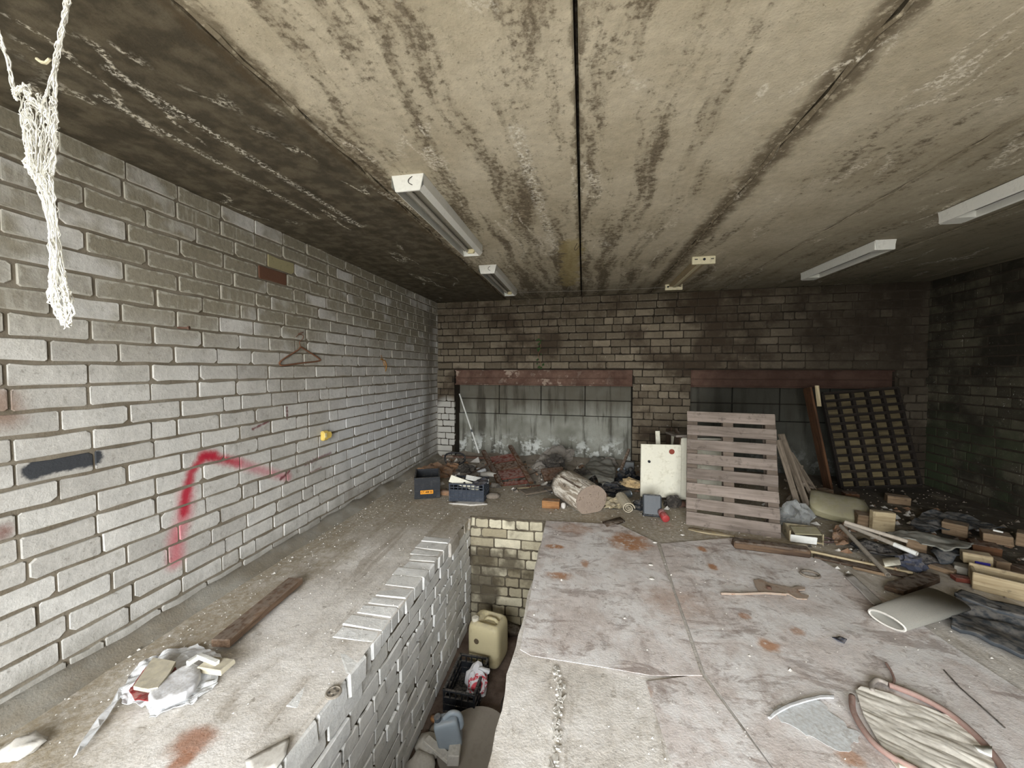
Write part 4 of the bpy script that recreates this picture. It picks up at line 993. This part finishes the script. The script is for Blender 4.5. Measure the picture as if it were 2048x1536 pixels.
MB().lathe([(.040, -.055), (.042, -.05), (.040, -.046), (.040, .046), (.042, .05), (.040, .055)], 16).build('body', TIN, t); MB().lathe([(.034, .052), (.034, .057)], 16).build('lid', TIN, t)
lump('rag', fl(1225, 1012), .12, .10, .09, CAMO, 'camouflage rag bunched beside the log end', 'rag', 67, .5, ridge=True)
rc = fl(1257, 1030) + Vector((0, .0, .065)); s = MB()
spi = [Vector((.062 * (1 - i / 34) * math.cos(i * .52), 0, .058 * (1 - i / 34) * math.sin(i * .52))) for i in range(30)]
vs = []; fs = []
for i, p in enumerate(spi):
    vs += [p, p + Vector((-.05, .26, .02)), p * .86 + Vector((-.05, .26, .02)), p * .86]
for i in range(len(spi) - 1):
    a = i * 4
    for k in range(4): fs.append((a + k, a + (k + 1) % 4, a + 4 + (k + 1) % 4, a + 4 + k))
tag(s.raw(vs, fs).build('rolled_cloth', STRIPE, loc=rc), 'pale cloth rolled in a spiral at the foot of the heap', 'cloth')
px_sheet('board_scrap', [(1205, 1046), (1240, 1036), (1250, 1044), (1214, 1056)], .012, W_DARK, 'small dark board scrap on the floor in front of the log', 'scrap', cuts=1, amp=.001)

# ------------------------------------------------------------------ cream cabinet behind the pallet
YC = 4.27
a0 = fl(1280, 1000); a1 = fl(1358, 1001)
Mc = Matrix.Translation((a1.x, YC, 0)) @ Matrix.Rotation(R(3), 4, 'Z')
t = thing('cabinet', 'cream kitchen cabinet with an open door behind the left side of the pallet', 'cabinet', M=Mc)
CW, CD, CH = .52, .36, .68
for x in (.009, CW - .009): MB().box(x, CD / 2, CH / 2 + .02, .018, CD, CH - .04, .002).build('side_panel', CREAM, t)
MB().box(CW / 2, CD - .004, CH / 2, CW, .008, CH, 0).build('back_panel', CREAM, t)
for z in (.03, CH - .009): MB().box(CW / 2, CD / 2, z, CW, CD, .018, .002).build('shelf', CREAM, t)
MB().box(.05, -.006, CH / 2 + .01, .10, .016, CH - .03, .002).build('front_stile', CREAM, t)
dr = MB().box(CW / 2 + .06, -.006, CH / 2 - .02, CW - .13, .016, CH - .12, .003).build('drawer_front', CREAM, t)
MB().box(CW / 2 - .08, CD / 2 - .04, CH + .022, CW * .95, CD + .06, .022, .003, (R(-4), R(-3), 0)).build('worktop', plain('grey_worktop', (120, 112, 104), .2, 8, .7), t)
dw = a1.x - a0.x
door = MB().box(-dw / 2, -.02, .325, dw, .018, .565, .003, jit=.004).build('door', CREAM, t)
MB().tube([(-dw * .80, -.045, .395 + .03), (-dw * .80, -.028, .395 + .03)], .014, 10).build('knob', BLACK, door)
tag_ = MB().tube([(-dw * .24, -.037, .535), (-dw * .24, -.026, .535)], .028, 12).build('red_sticker', plain('red_sticker', (140, 70, 56), .3, 40, .8, .6), door)
MB().box(.0, .12, CH - .08, .02, .20, .25, .002, (R(20), 0, 0)).build('hinge_board', W_DARK, t)
bx0 = at(1316, 895, 4.6); bx1 = at(1314, 862, 4.65)
plank('cream_board', at(1318, 930, 4.58), at(1315, 862, 4.62), .05, .016, CREAM, 'narrow cream board standing behind the cabinet door', 'board')
px_sheet('dark_sheet', [(1315, 1000), (1358, 1000), (1358, 985), (1318, 985)], .012, W_DARK, 'dark board lying behind the cabinet door', 'board', cuts=1, amp=0)
plank('dark_board', at(1338, 985, 4.72), at(1338, 856, 4.86), .27, .015, W_DARK, 'dark board standing upright behind the cabinet door', 'board', roll=R(90))
Mk, Lk = frame_LR(fl(1286, 1032), fl(1319, 1035))
t = thing('charcoal_case', 'charcoal plastic case standing in front of the cabinet door', 'case', M=Mk @ Matrix.Rotation(R(-14), 4, 'X'))
MB().box(.085, .03, .105, .17, .055, .20, .012).build('shell', CHARC, t); MB().box(.085, .03, .012, .178, .065, .022, .006).build('lid_rim', BLACK, t)
Mb = Matrix.Translation(fl(1332, 1046) + Vector((0, 0, .036))) @ Matrix.Rotation(R(8), 4, 'Z') @ Matrix.Rotation(R(-82), 4, 'X')
t = thing('red_bottle', 'small bottle with red contents lying left of the pallet foot', 'bottle', M=Mb)
MB().lathe([(.030, 0), (.036, .006), (.036, .075), (.034, .08)], 14).build('body', REDP, t, smooth=True); MB().lathe([(.034, .08), (.036, .085), (.034, .13), (.018, .15)], 14).build('shoulder', plain('dusty_red_clear', (158, 110, 108), .15, 10, .4), t, smooth=True)
MB().lathe([(.016, .15), (.016, .17)], 12).build('cap', GREYRAG, t)
lump('rag', fl(1345, 1012), .09, .06, .11, DKRAG, 'dark bundle between the charcoal case and the cabinet', 'rag', 71, .4, ridge=True)
lump('rust_chunk', fl(1362, 1012), .05, .05, .06, M_RUST, 'rusty lump under the cabinet beside the pallet', 'debris', 72, .4, 2)
lump('bag', fl(1285, 1018), .10, .07, .10, BLACK, 'small black bag under the left corner of the cabinet door', 'bag', 73, .4, ridge=True)

# ------------------------------------------------------------------ pallet
pa, pb = fl(1372, 1047), fl(1562, 1075)
Mp, PW = frame_LR(pa, pb); Mp = Mp @ Matrix.Rotation(R(-18), 4, 'X')
t = thing('pallet', 'grey wooden pallet standing upright, leaning against the cabinet', 'pallet', M=Mp)
PH = 1.04; bw = .097; gp = (PH - 8 * bw) / 7
for i in range(8):
    z = bw / 2 + i * (bw + gp)
    MB().box(PW / 2, 0, z, PW + random.uniform(-.006, .004), .020, bw * (1.2 if i == 0 else 1), .003, jit=.003).build('deck_board', W_PAL, t, rot=(0, random.uniform(-.004, .004), 0))
for x, w in ((.045, .09), (PW * .48, .085), (PW - .04, .08)):
    MB().box(x, .021, PH / 2, w, .020, PH - .01, .002).build('stringer_board', W_PALB, t)
    for z in (.07, PH / 2, PH - .07): MB().box(x, .075, z, w, .085, .12, .004).build('spacer_block', W_PALB, t)
for x in (.045, PW * .48, PW - .04): MB().box(x, .13, PH / 2, .09, .02, PH - .01, .003).build('bottom_board', W_PALB, t)
# laths leaning behind the pallet
lath_px = (((1602, 1030), (1556, 880), 4.02), ((1618, 1022), (1562, 868), 4.10), ((1634, 1012), (1570, 885), 4.20), ((1645, 1004), (1580, 905), 4.32), ((1590, 1010), (1600, 930), 4.35), ((1570, 960), (1625, 975), 4.30), ((1575, 1000), (1612, 962), 4.28))
for i, (a_, b_, Y_) in enumerate(lath_px):
    p0 = fl(*a_, .03) if i < 5 else at(*a_, Y_ - .12); p1 = at(*b_, Y_)
    plank('leaning_lath', p0, p1, (.05, .06, .035, .05, .06, .03, .03)[i], .018, W_GREY, ('first', 'second', 'third', 'fourth', 'fifth', 'upper cross', 'lower cross')[i] + ' grey lath of the bundle leaning right of the pallet, counted from the pallet' if i < 5 else ('upper', 'lower')[i - 5] + ' short cross lath on the leaning bundle right of the pallet', 'lath', group='laths leaning behind the pallet', roll=random.uniform(-.5, .5))
plank('charred_beam', fl(1466, 1088, .03) + Vector((0, 0, .012)), fl(1618, 1106, .03) + Vector((0, 0, .008)), .085, .062, W_DARK, 'dark wet timber lying in front of the pallet foot', 'timber', jit=.006, bev=.01)
px_sheet('bark_strip', [(1378, 1056), (1420, 1062), (1470, 1072), (1468, 1075), (1410, 1068), (1376, 1060)], .006, W_PALE, 'pale splinters under the pallet foot', 'splinters', cuts=2, amp=.003)

# ------------------------------------------------------------------ right back: bottle rack and brown board leaning in the recess
ra = Vector((2.93, 5.03, 0)); Mr = Matrix.Translation((2.99, 5.10, 0.0)) @ Matrix.Rotation(R(-2), 4, 'Z') @ Matrix.Rotation(R(-12), 4, 'X') @ Matrix.Rotation(R(-6), 4, 'Y')
W_CELL = wood('rack_cell_wood', (100, 89, 63), (70, 60, 42), dirt=.5)
W_RACK = wood('rack_frame_wood', (38, 31, 25), (24, 20, 16), dirt=.2)
t = thing('slatted_rack', 'dark slatted rack with a grid of pale cells leaning in the right recess', 'rack', M=Mr)
RWd, RH = .78, 1.12; nx, nz = 5, 12
for i in range(nx + 1): MB().box(i * RWd / nx, -.02, RH / 2, .030, .05, RH, .002).build('upright', W_RACK, t)
for j in range(nz + 1): MB().box(RWd / 2, -.024, j * RH / nz, RWd, .06, .030, .002).build('cross_slat', W_RACK, t)
for i in range(nx):
    for j in range(nz): MB().box((i + .5) * RWd / nx, .008, (j + .5) * RH / nz, RWd / nx - .028, .012, RH / nz - .028).build('cell_panel', W_CELL, t)
MB().box(RWd / 2, .022, RH / 2, RWd, .016, RH, .002).build('back_board', W_BRN, t)
plank('brown_board', Vector((2.80, 5.04, .0)) + Vector((.03, 0, .0)), Vector((2.70, 5.28, 1.17)), .16, .022, W_BRN, 'long brown board leaning beside the slatted rack', 'board', roll=R(90))
plank('cream_stick', Vector((2.80, 5.21, .95)), Vector((2.80, 5.27, 1.20)), .045, .016, W_PALE, 'short pale stick behind the top of the brown board', 'stick')

# ------------------------------------------------------------------ right heap
def seat():
    b = bmesh.new(); bmesh.ops.create_cube(b, size=1.0)
    bmesh.ops.subdivide_edges(b, edges=b.edges[:], cuts=7, use_grid_fill=True)
    for v in b.verts:
        x, y, z = v.co * 2; n4 = (abs(x) ** 5 + abs(y) ** 5) ** .2; k = 1.0 if n4 < 1e-6 else max(abs(x), abs(y)) / n4
        z2 = z * (1 - .35 * max(abs(x), abs(y)) ** 4)
        v.co = Vector((x * k * .21 * (1 - .10 * y), y * k * .19, z2 * .045 + .05 * (x * x - .3) * .5 - .03 * y * y))
    s = MB(); s.join(b); return s
t = thing('seat_cushion', 'olive moulded seat lying tilted on the heap right of the pallet', 'seat', fl(1668, 1035) + Vector((.04, .03, .12)), (R(17), R(4), R(-22)))
seat().build('seat_pad', OLIVE, t, smooth=True)
MB().box(.0, .0, -.045, .30, .28, .02, .006).build('seat_base', W_BRN, t)
lump('clear_bag', fl(1590, 1048), .14, .13, .20, CLEAR, 'clear crumpled plastic bag beside the pallet', 'bag', 81, .4, ridge=True)
Mx, Lx = frame_LR(fl(1580, 1084), fl(1626, 1090)); t = thing('carton', 'open olive carton with a white end in front of the clear bag', 'box', M=Mx)
MB().box(.11, .085, .02, .22, .17, .012).build('bottom', CAMO, t)
for cx, cy, sx, sy in ((.11, .17, .22, .01), (.0, .085, .01, .17), (.22, .085, .01, .17)): MB().box(cx, cy, .05, sx, sy, .09, .001).build('side', CAMO, t)
MB().box(.09, .0, .035, .18, .012, .062, .003, (R(12), 0, 0)).build('white_end', WHITE, t)
MB().box(.12, .05, .09, .18, .11, .008, .002, (R(10), R(-6), 0)).build('flap', OLIVE, t)
s = MB(); cc = fl(1645, 1080, .012); s.tube([cc + Vector((.075 * math.cos(a * .393), .05 * math.sin(a * .393), .006)) for a in range(16)], .009, 6, True)
tag(s.build('rubber_ring', plain('dark_ring', (72, 54, 52), .2), None), 'dark oval rubber ring on the floor before the carton', 'ring')
px_sheet('brown_paper', [(1668, 1062), (1690, 1050), (1697, 1065), (1697, 1098), (1672, 1092), (1664, 1080)], .004, BRNRAG, 'crumpled brown paper under the pipes', 'paper', z=.01, cuts=3, amp=.05, freq=8, smooth=False)
plank('wood_lath', fl(1616, 1102, .012), fl(1825, 1146, .012), .022, .018, W_PALE, 'long pale lath on the floor, front edge of the right heap', 'lath')
plank('dark_plank', fl(1622, 1108, .008) + Vector((0, -.03, 0)), fl(1818, 1152, .008), .07, .014, W_DARK, 'dark thin plank under the long pale lath', 'plank')
plank('wood_lath', fl(1705, 1135, .012), fl(1772, 1150, .012), .018, .016, W_TAN, 'short tan lath in front of the dark thin plank', 'lath')
def pipe(p0, p1, r, mat, label, w=None):
    M = axis_M(p0, p1); L = (Vector(p1) - Vector(p0)).length; t = thing('pipe', label, 'pipe', M=M, group='pipes on the right heap')
    s = MB(); n = 12; R_ = [(-L / 2, r), (L / 2, r), (L / 2, r * .75), (-L / 2, r * .75)]
    rg = [[s.bm.verts.new((x, q * math.cos(k * 2 * math.pi / n), q * math.sin(k * 2 * math.pi / n))) for k in range(n)] for x, q in R_]
    for a, b_ in ((0, 1), (1, 2), (2, 3), (3, 0)):
        for k in range(n): s.bm.faces.new((rg[a][k], rg[a][(k + 1) % n], rg[b_][(k + 1) % n], rg[b_][k]))
    s.build('tube', mat, t, smooth=False)
    if w: MB().tube([(L / 2 - w, 0, 0), (L / 2 - .002, 0, 0)], r * 1.06, 12).build('white_sleeve', WHITE, t)
pg = plain('grey_pipe', (150, 142, 130), .2, 12, .6, .4)
pipe(fl(1682, 1052, .10), fl(1776, 1150, .02), .016, pg, 'grey pipe pointing down toward the camera from the heap')
pipe(fl(1690, 1048, .14), fl(1835, 1108, .10), .016, pg, 'grey pipe with a broken white end, lower of the two side by side', .13)
pipe(fl(1690, 1044, .17), fl(1815, 1083, .15), .014, plain('pale_pipe', (176, 166, 152), .15, 12, .6, .3), 'pale pipe, upper of the two side by side on the heap')
# wooden offcuts: (left px, right px, depth, height, z, material, label)
offc = [((1745, 1062), (1790, 1066), .05, .17, .03, W_YEL, 'upright yellowish board end behind the pipes'),
        ((1714, 1054), (1750, 1060), .14, .11, .02, W_TAN, 'tan box-like offcut between the seat and the upright board end'),
        ((1812, 1100), (1854, 1108), .12, .09, .03, W_TAN, 'orange-brown block end just past the pale pipe'),
        ((1882, 1066), (1934, 1078), .12, .10, .03, W_TAN, 'wood block behind the scalloped grey felt'),
        ((1966, 1084), (2028, 1096), .12, .07, .09, W_TAN, 'wood block with a white stick on it near the right edge'),
        ((1945, 1106), (2005, 1118), .14, .07, .03, W_BRN, 'brown wood block under the one with the white stick'),
        ((1926, 1126), (1988, 1138), .07, .075, .05, W_YEL, 'pale wood block above the blue box'),
        ((1992, 1146), (2022, 1150), .10, .08, .01, W_TAN, 'short tan block left of the dark timber at the right edge'),
        ((1850, 1134), (1908, 1152), .12, .03, .0, W_TAN, 'flat tan board in the middle of the offcuts'),
        ((1775, 1006), (1822, 1012), .10, .08, .0, W_TAN, 'tan offcut lying far back in the dark'),
        ((1908, 1146), (1950, 1156), .10, .05, .0, plain('grey_brick', (140, 136, 126), .15, 16, .95, .3), 'grey brick left of the blue box'),
        ((1912, 1164), (1955, 1170), .06, .03, .0, W_RED, 'dark red-brown offcut left of the yellow trough'),
        ((2014, 1150), (2075, 1176), .14, .08, .0, W_DARK, 'dark timber cut off by the right edge'),
        ((2030, 1090), (2090, 1104), .12, .10, .04, W_TAN, 'tan block cut off by the right edge above the dark timber'),
        ((1690, 1000), (1720, 1003), .10, .07, .06, W_BRN, 'brown offcut behind the olive seat'),
        ((1640, 992), (1668, 990), .10, .05, .05, W_TAN, 'tan scrap poking out behind the olive seat')]
for pl_, pr_, dp, hh, z, m_, lab in offc:
    block('wood_offcut', pl_, pr_, dp, hh, m_, lab, 'offcut' if m_ is not MATS.get('grey_brick') else 'brick', z=z, group='wooden offcuts in the right heap', tilt=random.uniform(-.04, .04))
tag(MB().tube([fl(1994, 1084, .090) + Vector((0, .03, .078)), fl(2014, 1089, .090) + Vector((0, .03, .078))], .008, 7).build('chalk_stick', WHITE), 'short white stick on a wood block near the right edge', 'stick')
# yellow trough
Mt, Lt = frame_LR(fl(1944, 1178), fl(2046, 1204)); t = thing('wooden_trough', 'yellow open wooden trough in front of the offcuts at the right edge', 'trough', M=Mt)
Lt += .06
MB().box(Lt / 2, .01, .055, Lt, .02, .11, .004).build('front_board', W_YEL, t); MB().box(Lt / 2, .15, .06, Lt, .02, .12, .004).build('back_board', W_YEL, t)
MB().box(.01, .08, .055, .018, .12, .10, .004).build('end_board', W_YEL, t); MB().box(Lt - .01, .08, .055, .018, .12, .10, .004).build('end_board', W_YEL, t); MB().box(Lt / 2, .08, .01, Lt - .02, .13, .018).build('bottom', W_TAN, t)
Mt, Lt = frame_LR(fl(1950, 1146), fl(1972, 1150)); t = thing('blue_box', 'small blue printed carton lying among the offcuts', 'box', M=Mt @ Matrix.Translation((0, 0, .012)))
MB().box(.035, .03, .035, .07, .06, .07, .002).build('carton', BLUEB, t)
for z in (.025, .045): MB().box(.048, -.001, z, .018, .002, .012).build('white_print', WHITE, t)
# dark sheets and rubber
px_sheet('felt_sheet', [(1820, 1050), (1845, 1030), (1900, 1028), (1960, 1045), (2010, 1062), (1960, 1066), (1880, 1062), (1850, 1068)], .008, FELT, 'dark roofing felt sheet behind the offcuts', 'felt', z=.06, cuts=4, amp=.04, seed=4, freq=5, smooth=False)
px_sheet('felt_sheet', [(1775, 1068), (1800, 1064), (1850, 1070), (1900, 1080), (1945, 1090), (1940, 1100), (1890, 1104), (1868, 1094), (1845, 1090), (1830, 1082), (1808, 1078), (1795, 1076)], .008, GREYF, 'grey felt strip with a ragged edge over the offcuts', 'felt', z=.13, cuts=4, amp=.02, seed=6, freq=6, edge=.012)
px_sheet('rubber_strip', [(1700, 1090), (1730, 1082), (1790, 1100), (1850, 1118), (1905, 1124), (1900, 1134), (1840, 1132), (1780, 1120), (1730, 1108)], .008, RUBBER, 'black rubber strip tangled under the pipes', 'rubber', z=.015, cuts=4, amp=.05, seed=7, freq=6)
px_sheet('rubber_strip', [(1860, 1110), (1885, 1094), (1925, 1096), (1932, 1110), (1905, 1128), (1880, 1130)], .008, FELT, 'dark grey rubber flap between the offcuts', 'rubber', z=.05, cuts=3, amp=.05, seed=17, freq=6)
lump('rag', fl(1822, 1134), .08, .08, .08, BLUERAG, 'dark blue rag beside the small card', 'rag', 91, .4, ridge=True)
px_sheet('card', [(1764, 1118), (1798, 1116), (1802, 1130), (1770, 1134)], .004, CREAM, 'small cream card lying on the laths', 'card', z=.05, cuts=1, amp=.004)
px_sheet('brown_tile', [(1768, 1180), (1775, 1172), (1850, 1152), (1878, 1158), (1880, 1166), (1808, 1192)], .028, W_DARK, 'dark brown board scrap lying left of the carpet roll', 'board', z=.0, cuts=2, amp=.004, smooth=False)
px_sheet('clear_strip', [(1688, 1152), (1705, 1150), (1765, 1205), (1748, 1212)], .003, plain('hazy_film', (186, 182, 178), .15, 10, .4), 'clear plastic strip lying on the steel sheet', 'strip', z=.016, cuts=3, amp=.006)
# carpet roll
p0 = fl(1774, 1240, .045); p1 = fl(1893, 1199, .045); Mq = axis_M(p0, p1); Lq = (p1 - p0).length
t = thing('carpet_roll', 'grey carpet offcut rolled up flat with its open end facing the camera', 'carpet', M=Mq)
s = MB(); n = 26
def ring(x, ry, rz, off):
    return [s.bm.verts.new((x, ry * math.copysign(abs(math.cos(k * 2 * math.pi / n)) ** .8, math.cos(k * 2 * math.pi / n)), off + rz * math.sin(k * 2 * math.pi / n) * (1 + .25 * math.cos(k * 2 * math.pi / n)))) for k in range(n)]
rg = [ring(-Lq / 2, .085, .036, 0), ring(0, .095, .040, 0), ring(Lq / 2, .10, .036, 0), ring(Lq / 2, .088, .024, 0), ring(-Lq / 2, .073, .024, 0)]
for a in range(5):
    A_, B_ = rg[a], rg[(a + 1) % 5]
    for k in range(n): s.bm.faces.new((A_[k], A_[(k + 1) % n], B_[(k + 1) % n], B_[k]))
s.build('pile', CARP, t, smooth=True)
MB().tube([(-Lq / 2 - .003, .079 * math.cos(k * .2417), .030 * math.sin(k * .2417)) for k in range(26)], .006, 5, True).build('frayed_edge', PLAST, t)
px_sheet('rubber_mat', [(1889, 1228), (1898, 1206), (1930, 1206), (2000, 1232), (2080, 1262), (2100, 1330), (2040, 1322), (1980, 1298), (1925, 1274), (1903, 1264), (1906, 1252), (1896, 1244)], .02, FELT, 'large black rubber mat at the right edge, folded over', 'mat', cuts=4, amp=.035, seed=2, freq=4, edge=.01)
px_sheet('rubber_mat', [(1908, 1192), (1922, 1186), (1990, 1210), (2090, 1236), (2095, 1258), (2000, 1232), (1925, 1204)], .02, FELT, 'narrow black rubber strip lying behind the large mat', 'mat', z=.03, cuts=3, amp=.015, seed=12, freq=5)

# ------------------------------------------------------------------ middle of the floor
M_LATCH = plain('dusty_rust', (168, 150, 134), .2, 22, .9, .85, (134, 92, 64))
t = thing('rusty_latch', 'flat rusty iron latch lying on the large steel sheet', 'latch', fl(1550, 1180, .012))
o0 = fl(1550, 1180, .012)
poly_sheet('plate', [fl(x, y, .012) - o0 for x, y in ((1507, 1162), (1520, 1160), (1540, 1169), (1584, 1178), (1594, 1174), (1610, 1177), (1610, 1181), (1596, 1182), (1602, 1190), (1618, 1193), (1614, 1200), (1594, 1199), (1578, 1190), (1545, 1186), (1520, 1187), (1512, 1176))], .007, M_LATCH, cuts=2, amp=.002, parent=t, smooth=False)
MB().tube([fl(1442, 1187, .016) - o0, fl(1480, 1188, .02) - o0, fl(1530, 1186, .02) - o0, fl(1572, 1189, .02) - o0], .007, 6).build('rod', M_LATCH, t)
MB().lathe([(.014, .0), (.014, .014), (.008, .018)], 10).build('bolt', M_RUST, t, loc=fl(1538, 1178, .018) - o0)
t = thing('iron_ring', 'flat dusty ring lying on the floor before the dark timber', 'ring', fl(1620, 1150, .010))
MB().tube([(.055 * math.cos(a * .393), .045 * math.sin(a * .393), .005) for a in range(16)], .008, 6, True).build('band', RUBBLE, t)
px_sheet('blue_scrap', [(1664, 1278), (1678, 1275), (1694, 1283), (1688, 1288), (1676, 1286)], .004, BLUERAG, 'tiny dark blue scrap on the steel sheet', 'scrap', z=.012, cuts=2, amp=.012)
px_sheet('white_flake', [(1535, 1436), (1548, 1424), (1590, 1404), (1640, 1392), (1668, 1393), (1668, 1400), (1640, 1399), (1592, 1412), (1555, 1430), (1540, 1440)], .004, WHITEP, 'curved white plastic strip above the whitewash patch', 'strip', z=.014, cuts=2, amp=.006)
px_sheet('whitewash_patch', [(1545, 1420), (1580, 1408), (1640, 1402), (1680, 1440), (1720, 1475), (1695, 1502), (1650, 1490), (1600, 1460), (1560, 1440)], .0007, plain('whitewash', (210, 213, 214), .1, 14, .95, .5, (150, 146, 140)), 'thin patch of spilt whitewash on the floor', 'spill', z=.009, cuts=4, amp=.001, freq=8, edge=.03, smooth=False)
for i, (x, y) in enumerate(((1302, 1130), (1304, 1158), (1310, 1085), (1365, 1070))):
    lump('paper_scrap', fl(x, y, .008), .018, .014, .008, PLAST, ('small pale scrap in the middle of the far steel sheet', 'pale scrap right below the other on the far steel sheet', 'white chip at the far corner of the far steel sheet', 'white splinter left of the pallet foot')[i], 'scrap', i, .3, 2)
# tarpaulin and hoses in the near right corner
px_sheet('tarpaulin', [(1711, 1382), (1722, 1376), (1742, 1381), (1800, 1398), (1860, 1420), (1920, 1442), (1972, 1492), (1990, 1530), (1985, 1580), (1850, 1590), (1795, 1540), (1760, 1490), (1728, 1435)], .003, TARPM, 'crumpled cream tarpaulin on the floor in the near right corner', 'tarpaulin', z=.014, cuts=5, amp=.009, seed=21, freq=1, smooth=False, aniso=(math.radians(-36), 5.0, 14.0))
px_sheet('white_scrap', [(1946, 1492), (1984, 1496), (1984, 1516), (1958, 1506)], .004, WHITE, 'white card scrap on the edge of the tarpaulin', 'scrap', z=.035, cuts=1, amp=.004)
px_sheet('cream_scrap', [(1788, 1514), (1806, 1518), (1830, 1545), (1800, 1540)], .004, CREAM, 'torn cream card beside the inner hose at the bottom edge', 'scrap', z=.02, cuts=2, amp=.008)
def hose(px, r, mat, label, z=.02):
    return tag(MB().tube(spline([fl(x, y, z) for x, y in px], 6), r, 8).build('hose', mat, smooth=True), label, 'hose', 'hoses around the tarpaulin')
hose([(1778, 1370), (1790, 1374), (1840, 1394), (1900, 1428), (1950, 1470), (1985, 1508), (2010, 1545), (2030, 1590)], .012, REDH, 'red-brown hose curving right of the tarpaulin', .024)
hose([(1704, 1392), (1706, 1420), (1722, 1452), (1748, 1486), (1784, 1514), (1830, 1538), (1880, 1570)], .011, REDH, 'faded red hose curving along the left side of the tarpaulin', .028)
hose([(1745, 1382), (1744, 1368), (1752, 1360), (1764, 1362), (1776, 1368)], .009, plain('clear_hose', (150, 142, 134), .15, 10, .4), 'short grey hose loop at the top of the tarpaulin', .024)
hose([(1772, 1326), (1782, 1342), (1788, 1358), (1786, 1368)], .005, REDH, 'thin curved wire running into the red-brown hose', .02)
tag(MB().tube([fl(1888, 1340, .014), fl(1920, 1375, .016), fl(1960, 1410, .016), fl(2010, 1455, .014)], .003, 5).build('floor_wire', DKRAG), 'thin dark wire on the floor left of the right picture edge', 'wire')

# ------------------------------------------------------------------ in the pit
def pf(x, y, z=0.0): return fl(x, y, PZ + z)
# jerrycan
Jp = pf(977, 1318); t = thing('jerrycan', 'beige plastic jerrycan standing at the far end of the pit', 'jerrycan', Jp, (0, 0, R(-12)))
def rbox(w, d, h, e=4, n=10, taper=None):
    b = bmesh.new(); bmesh.ops.create_cube(b, size=2.0); bmesh.ops.subdivide_edges(b, edges=b.edges[:], cuts=n, use_grid_fill=True)
    for v in b.verts:
        x, y, z = v.co; m_ = max(abs(x), abs(y), abs(z)); L_ = (abs(x) ** e + abs(y) ** e + abs(z) ** e) ** (1 / e); k = m_ / L_
        v.co = Vector((x * k * w / 2, y * k * d / 2, z * k * h / 2 + h / 2))
        if taper: taper(v.co)
    s = MB(); s.join(b); return s
def jt(co):
    if co.z > .30: 
        if co.x > -.05 and abs(co.y) < .07 and co.x < .09: co.z -= .035
rbox(.285, .24, .36, 6, 14, jt).build('body', BEIGEP, t, smooth=True)
MB().tube([(-.03, 0, .335), (.0, 0, .357), (.06, 0, .357), (.09, 0, .335)], .014, 8).build('handle', BEIGEP, t, smooth=True)
MB().lathe([(.03, .345), (.03, .375), (.024, .378)], 14, -.09, -.06).build('cap', plain('white_cap', (226, 220, 204), .1), t)
MB().tube([(-.05, -.118, .22), (-.05, -.124, .22)], .022, 12).build('emblem', plain('emblem_dark', (96, 84, 66), .4, 60, .8, .5), t)
# crate with bag
Mc2 = Matrix.Translation(pf(886, 1425)) @ Matrix.Rotation(R(-2), 4, 'Z')
crate('plastic_crate', Mc2, .235, .36, .175, BLACK, 'black plastic crate standing in the pit with a bag in it', 4, 6)
pbag = lump('plastic_bag', pf(953, 1400) + Vector((-.015, .05, .02)), .085, .075, .21, BAGM, 'white plastic bag with red print inside the pit crate', 'bag', 103, .28, ridge=True)
MB().tube(spline([Vector((0, 0, .17)), Vector((.035, -.02, .20)), Vector((.075, -.03, .20)), Vector((.10, -.02, .185))], 4), lambda t: .006 + .013 * t, 6).build('bag_handle', WHITEP, pbag)
# round plywood disc, rubble, canister, block
dp = pf(948, 1485, .05); t = thing('round_board', 'round grey plywood board lying tilted in the pit', 'board', dp, (R(6), R(-5), 0))
MB().lathe([(.235, -.008), (.238, 0), (.235, .008)], 40).build('disc', PLY, t)
t = thing('canister', 'silver oil canister with a handle lying on the board in the pit', 'canister', pf(903, 1487, .09), (R(8), R(-10), R(15)))
s = rbox(.15, .085, .20, 8, 8); s.build('body', SILV, t, smooth=True)
MB().lathe([(.022, .195), (.022, .225), (.018, .228)], 12, -.045, 0).build('cap', plain('cap_dark', (80, 86, 92), .1), t)
MB().tube(spline([(-.01, 0, .195), (.04, 0, .225), (.085, 0, .20), (.088, 0, .13), (.07, 0, .10)], 5), .016, 8).build('handle', SILV, t, smooth=True)
block('white_brick', (894, 1534), (918, 1534), .10, .07, PLAST, 'white brick half standing on the round board in the pit', 'brick', z=PZ + .06, zp=PZ + .06)
for i, (x, y, r, lab) in enumerate(((860, 1500, .10, 'pale rubble lump beside the canister in the pit'), (845, 1535, .09, 'pale rubble lump at the bottom edge in the pit'), (880, 1465, .07, 'grey rubble lump between the crate and the canister'), (872, 1440, .04, 'orange brick chip left of the pit crate'))):
    lump('rubble_chunk', pf(x, y, -.005), r, r * .8, r * .9, PLAST if i < 2 else (RUBBLE if i == 2 else W_ORG), lab, 'rubble', 110 + i, .4, 2)
plank('white_lath', pf(852, 1478, .11), pf(900, 1520, .09), .05, .02, PLAST, 'pale slat under the canister in the pit', 'slat')
tag(MB().tube(spline([pf(1010, 1390, .01), pf(1003, 1405, .06), pf(1004, 1430, .05), pf(1012, 1450, .01)], 5), .004, 6).build('cable', BLACK), 'black cable loop on the pit floor by the right side', 'cable')
lump('mud_heap', pf(1010, 1262), .16, .09, .06, plain('mud', (70, 60, 50), .3, 10), 'dark mud heap in the far right corner of the pit', 'mud', 120, .4)
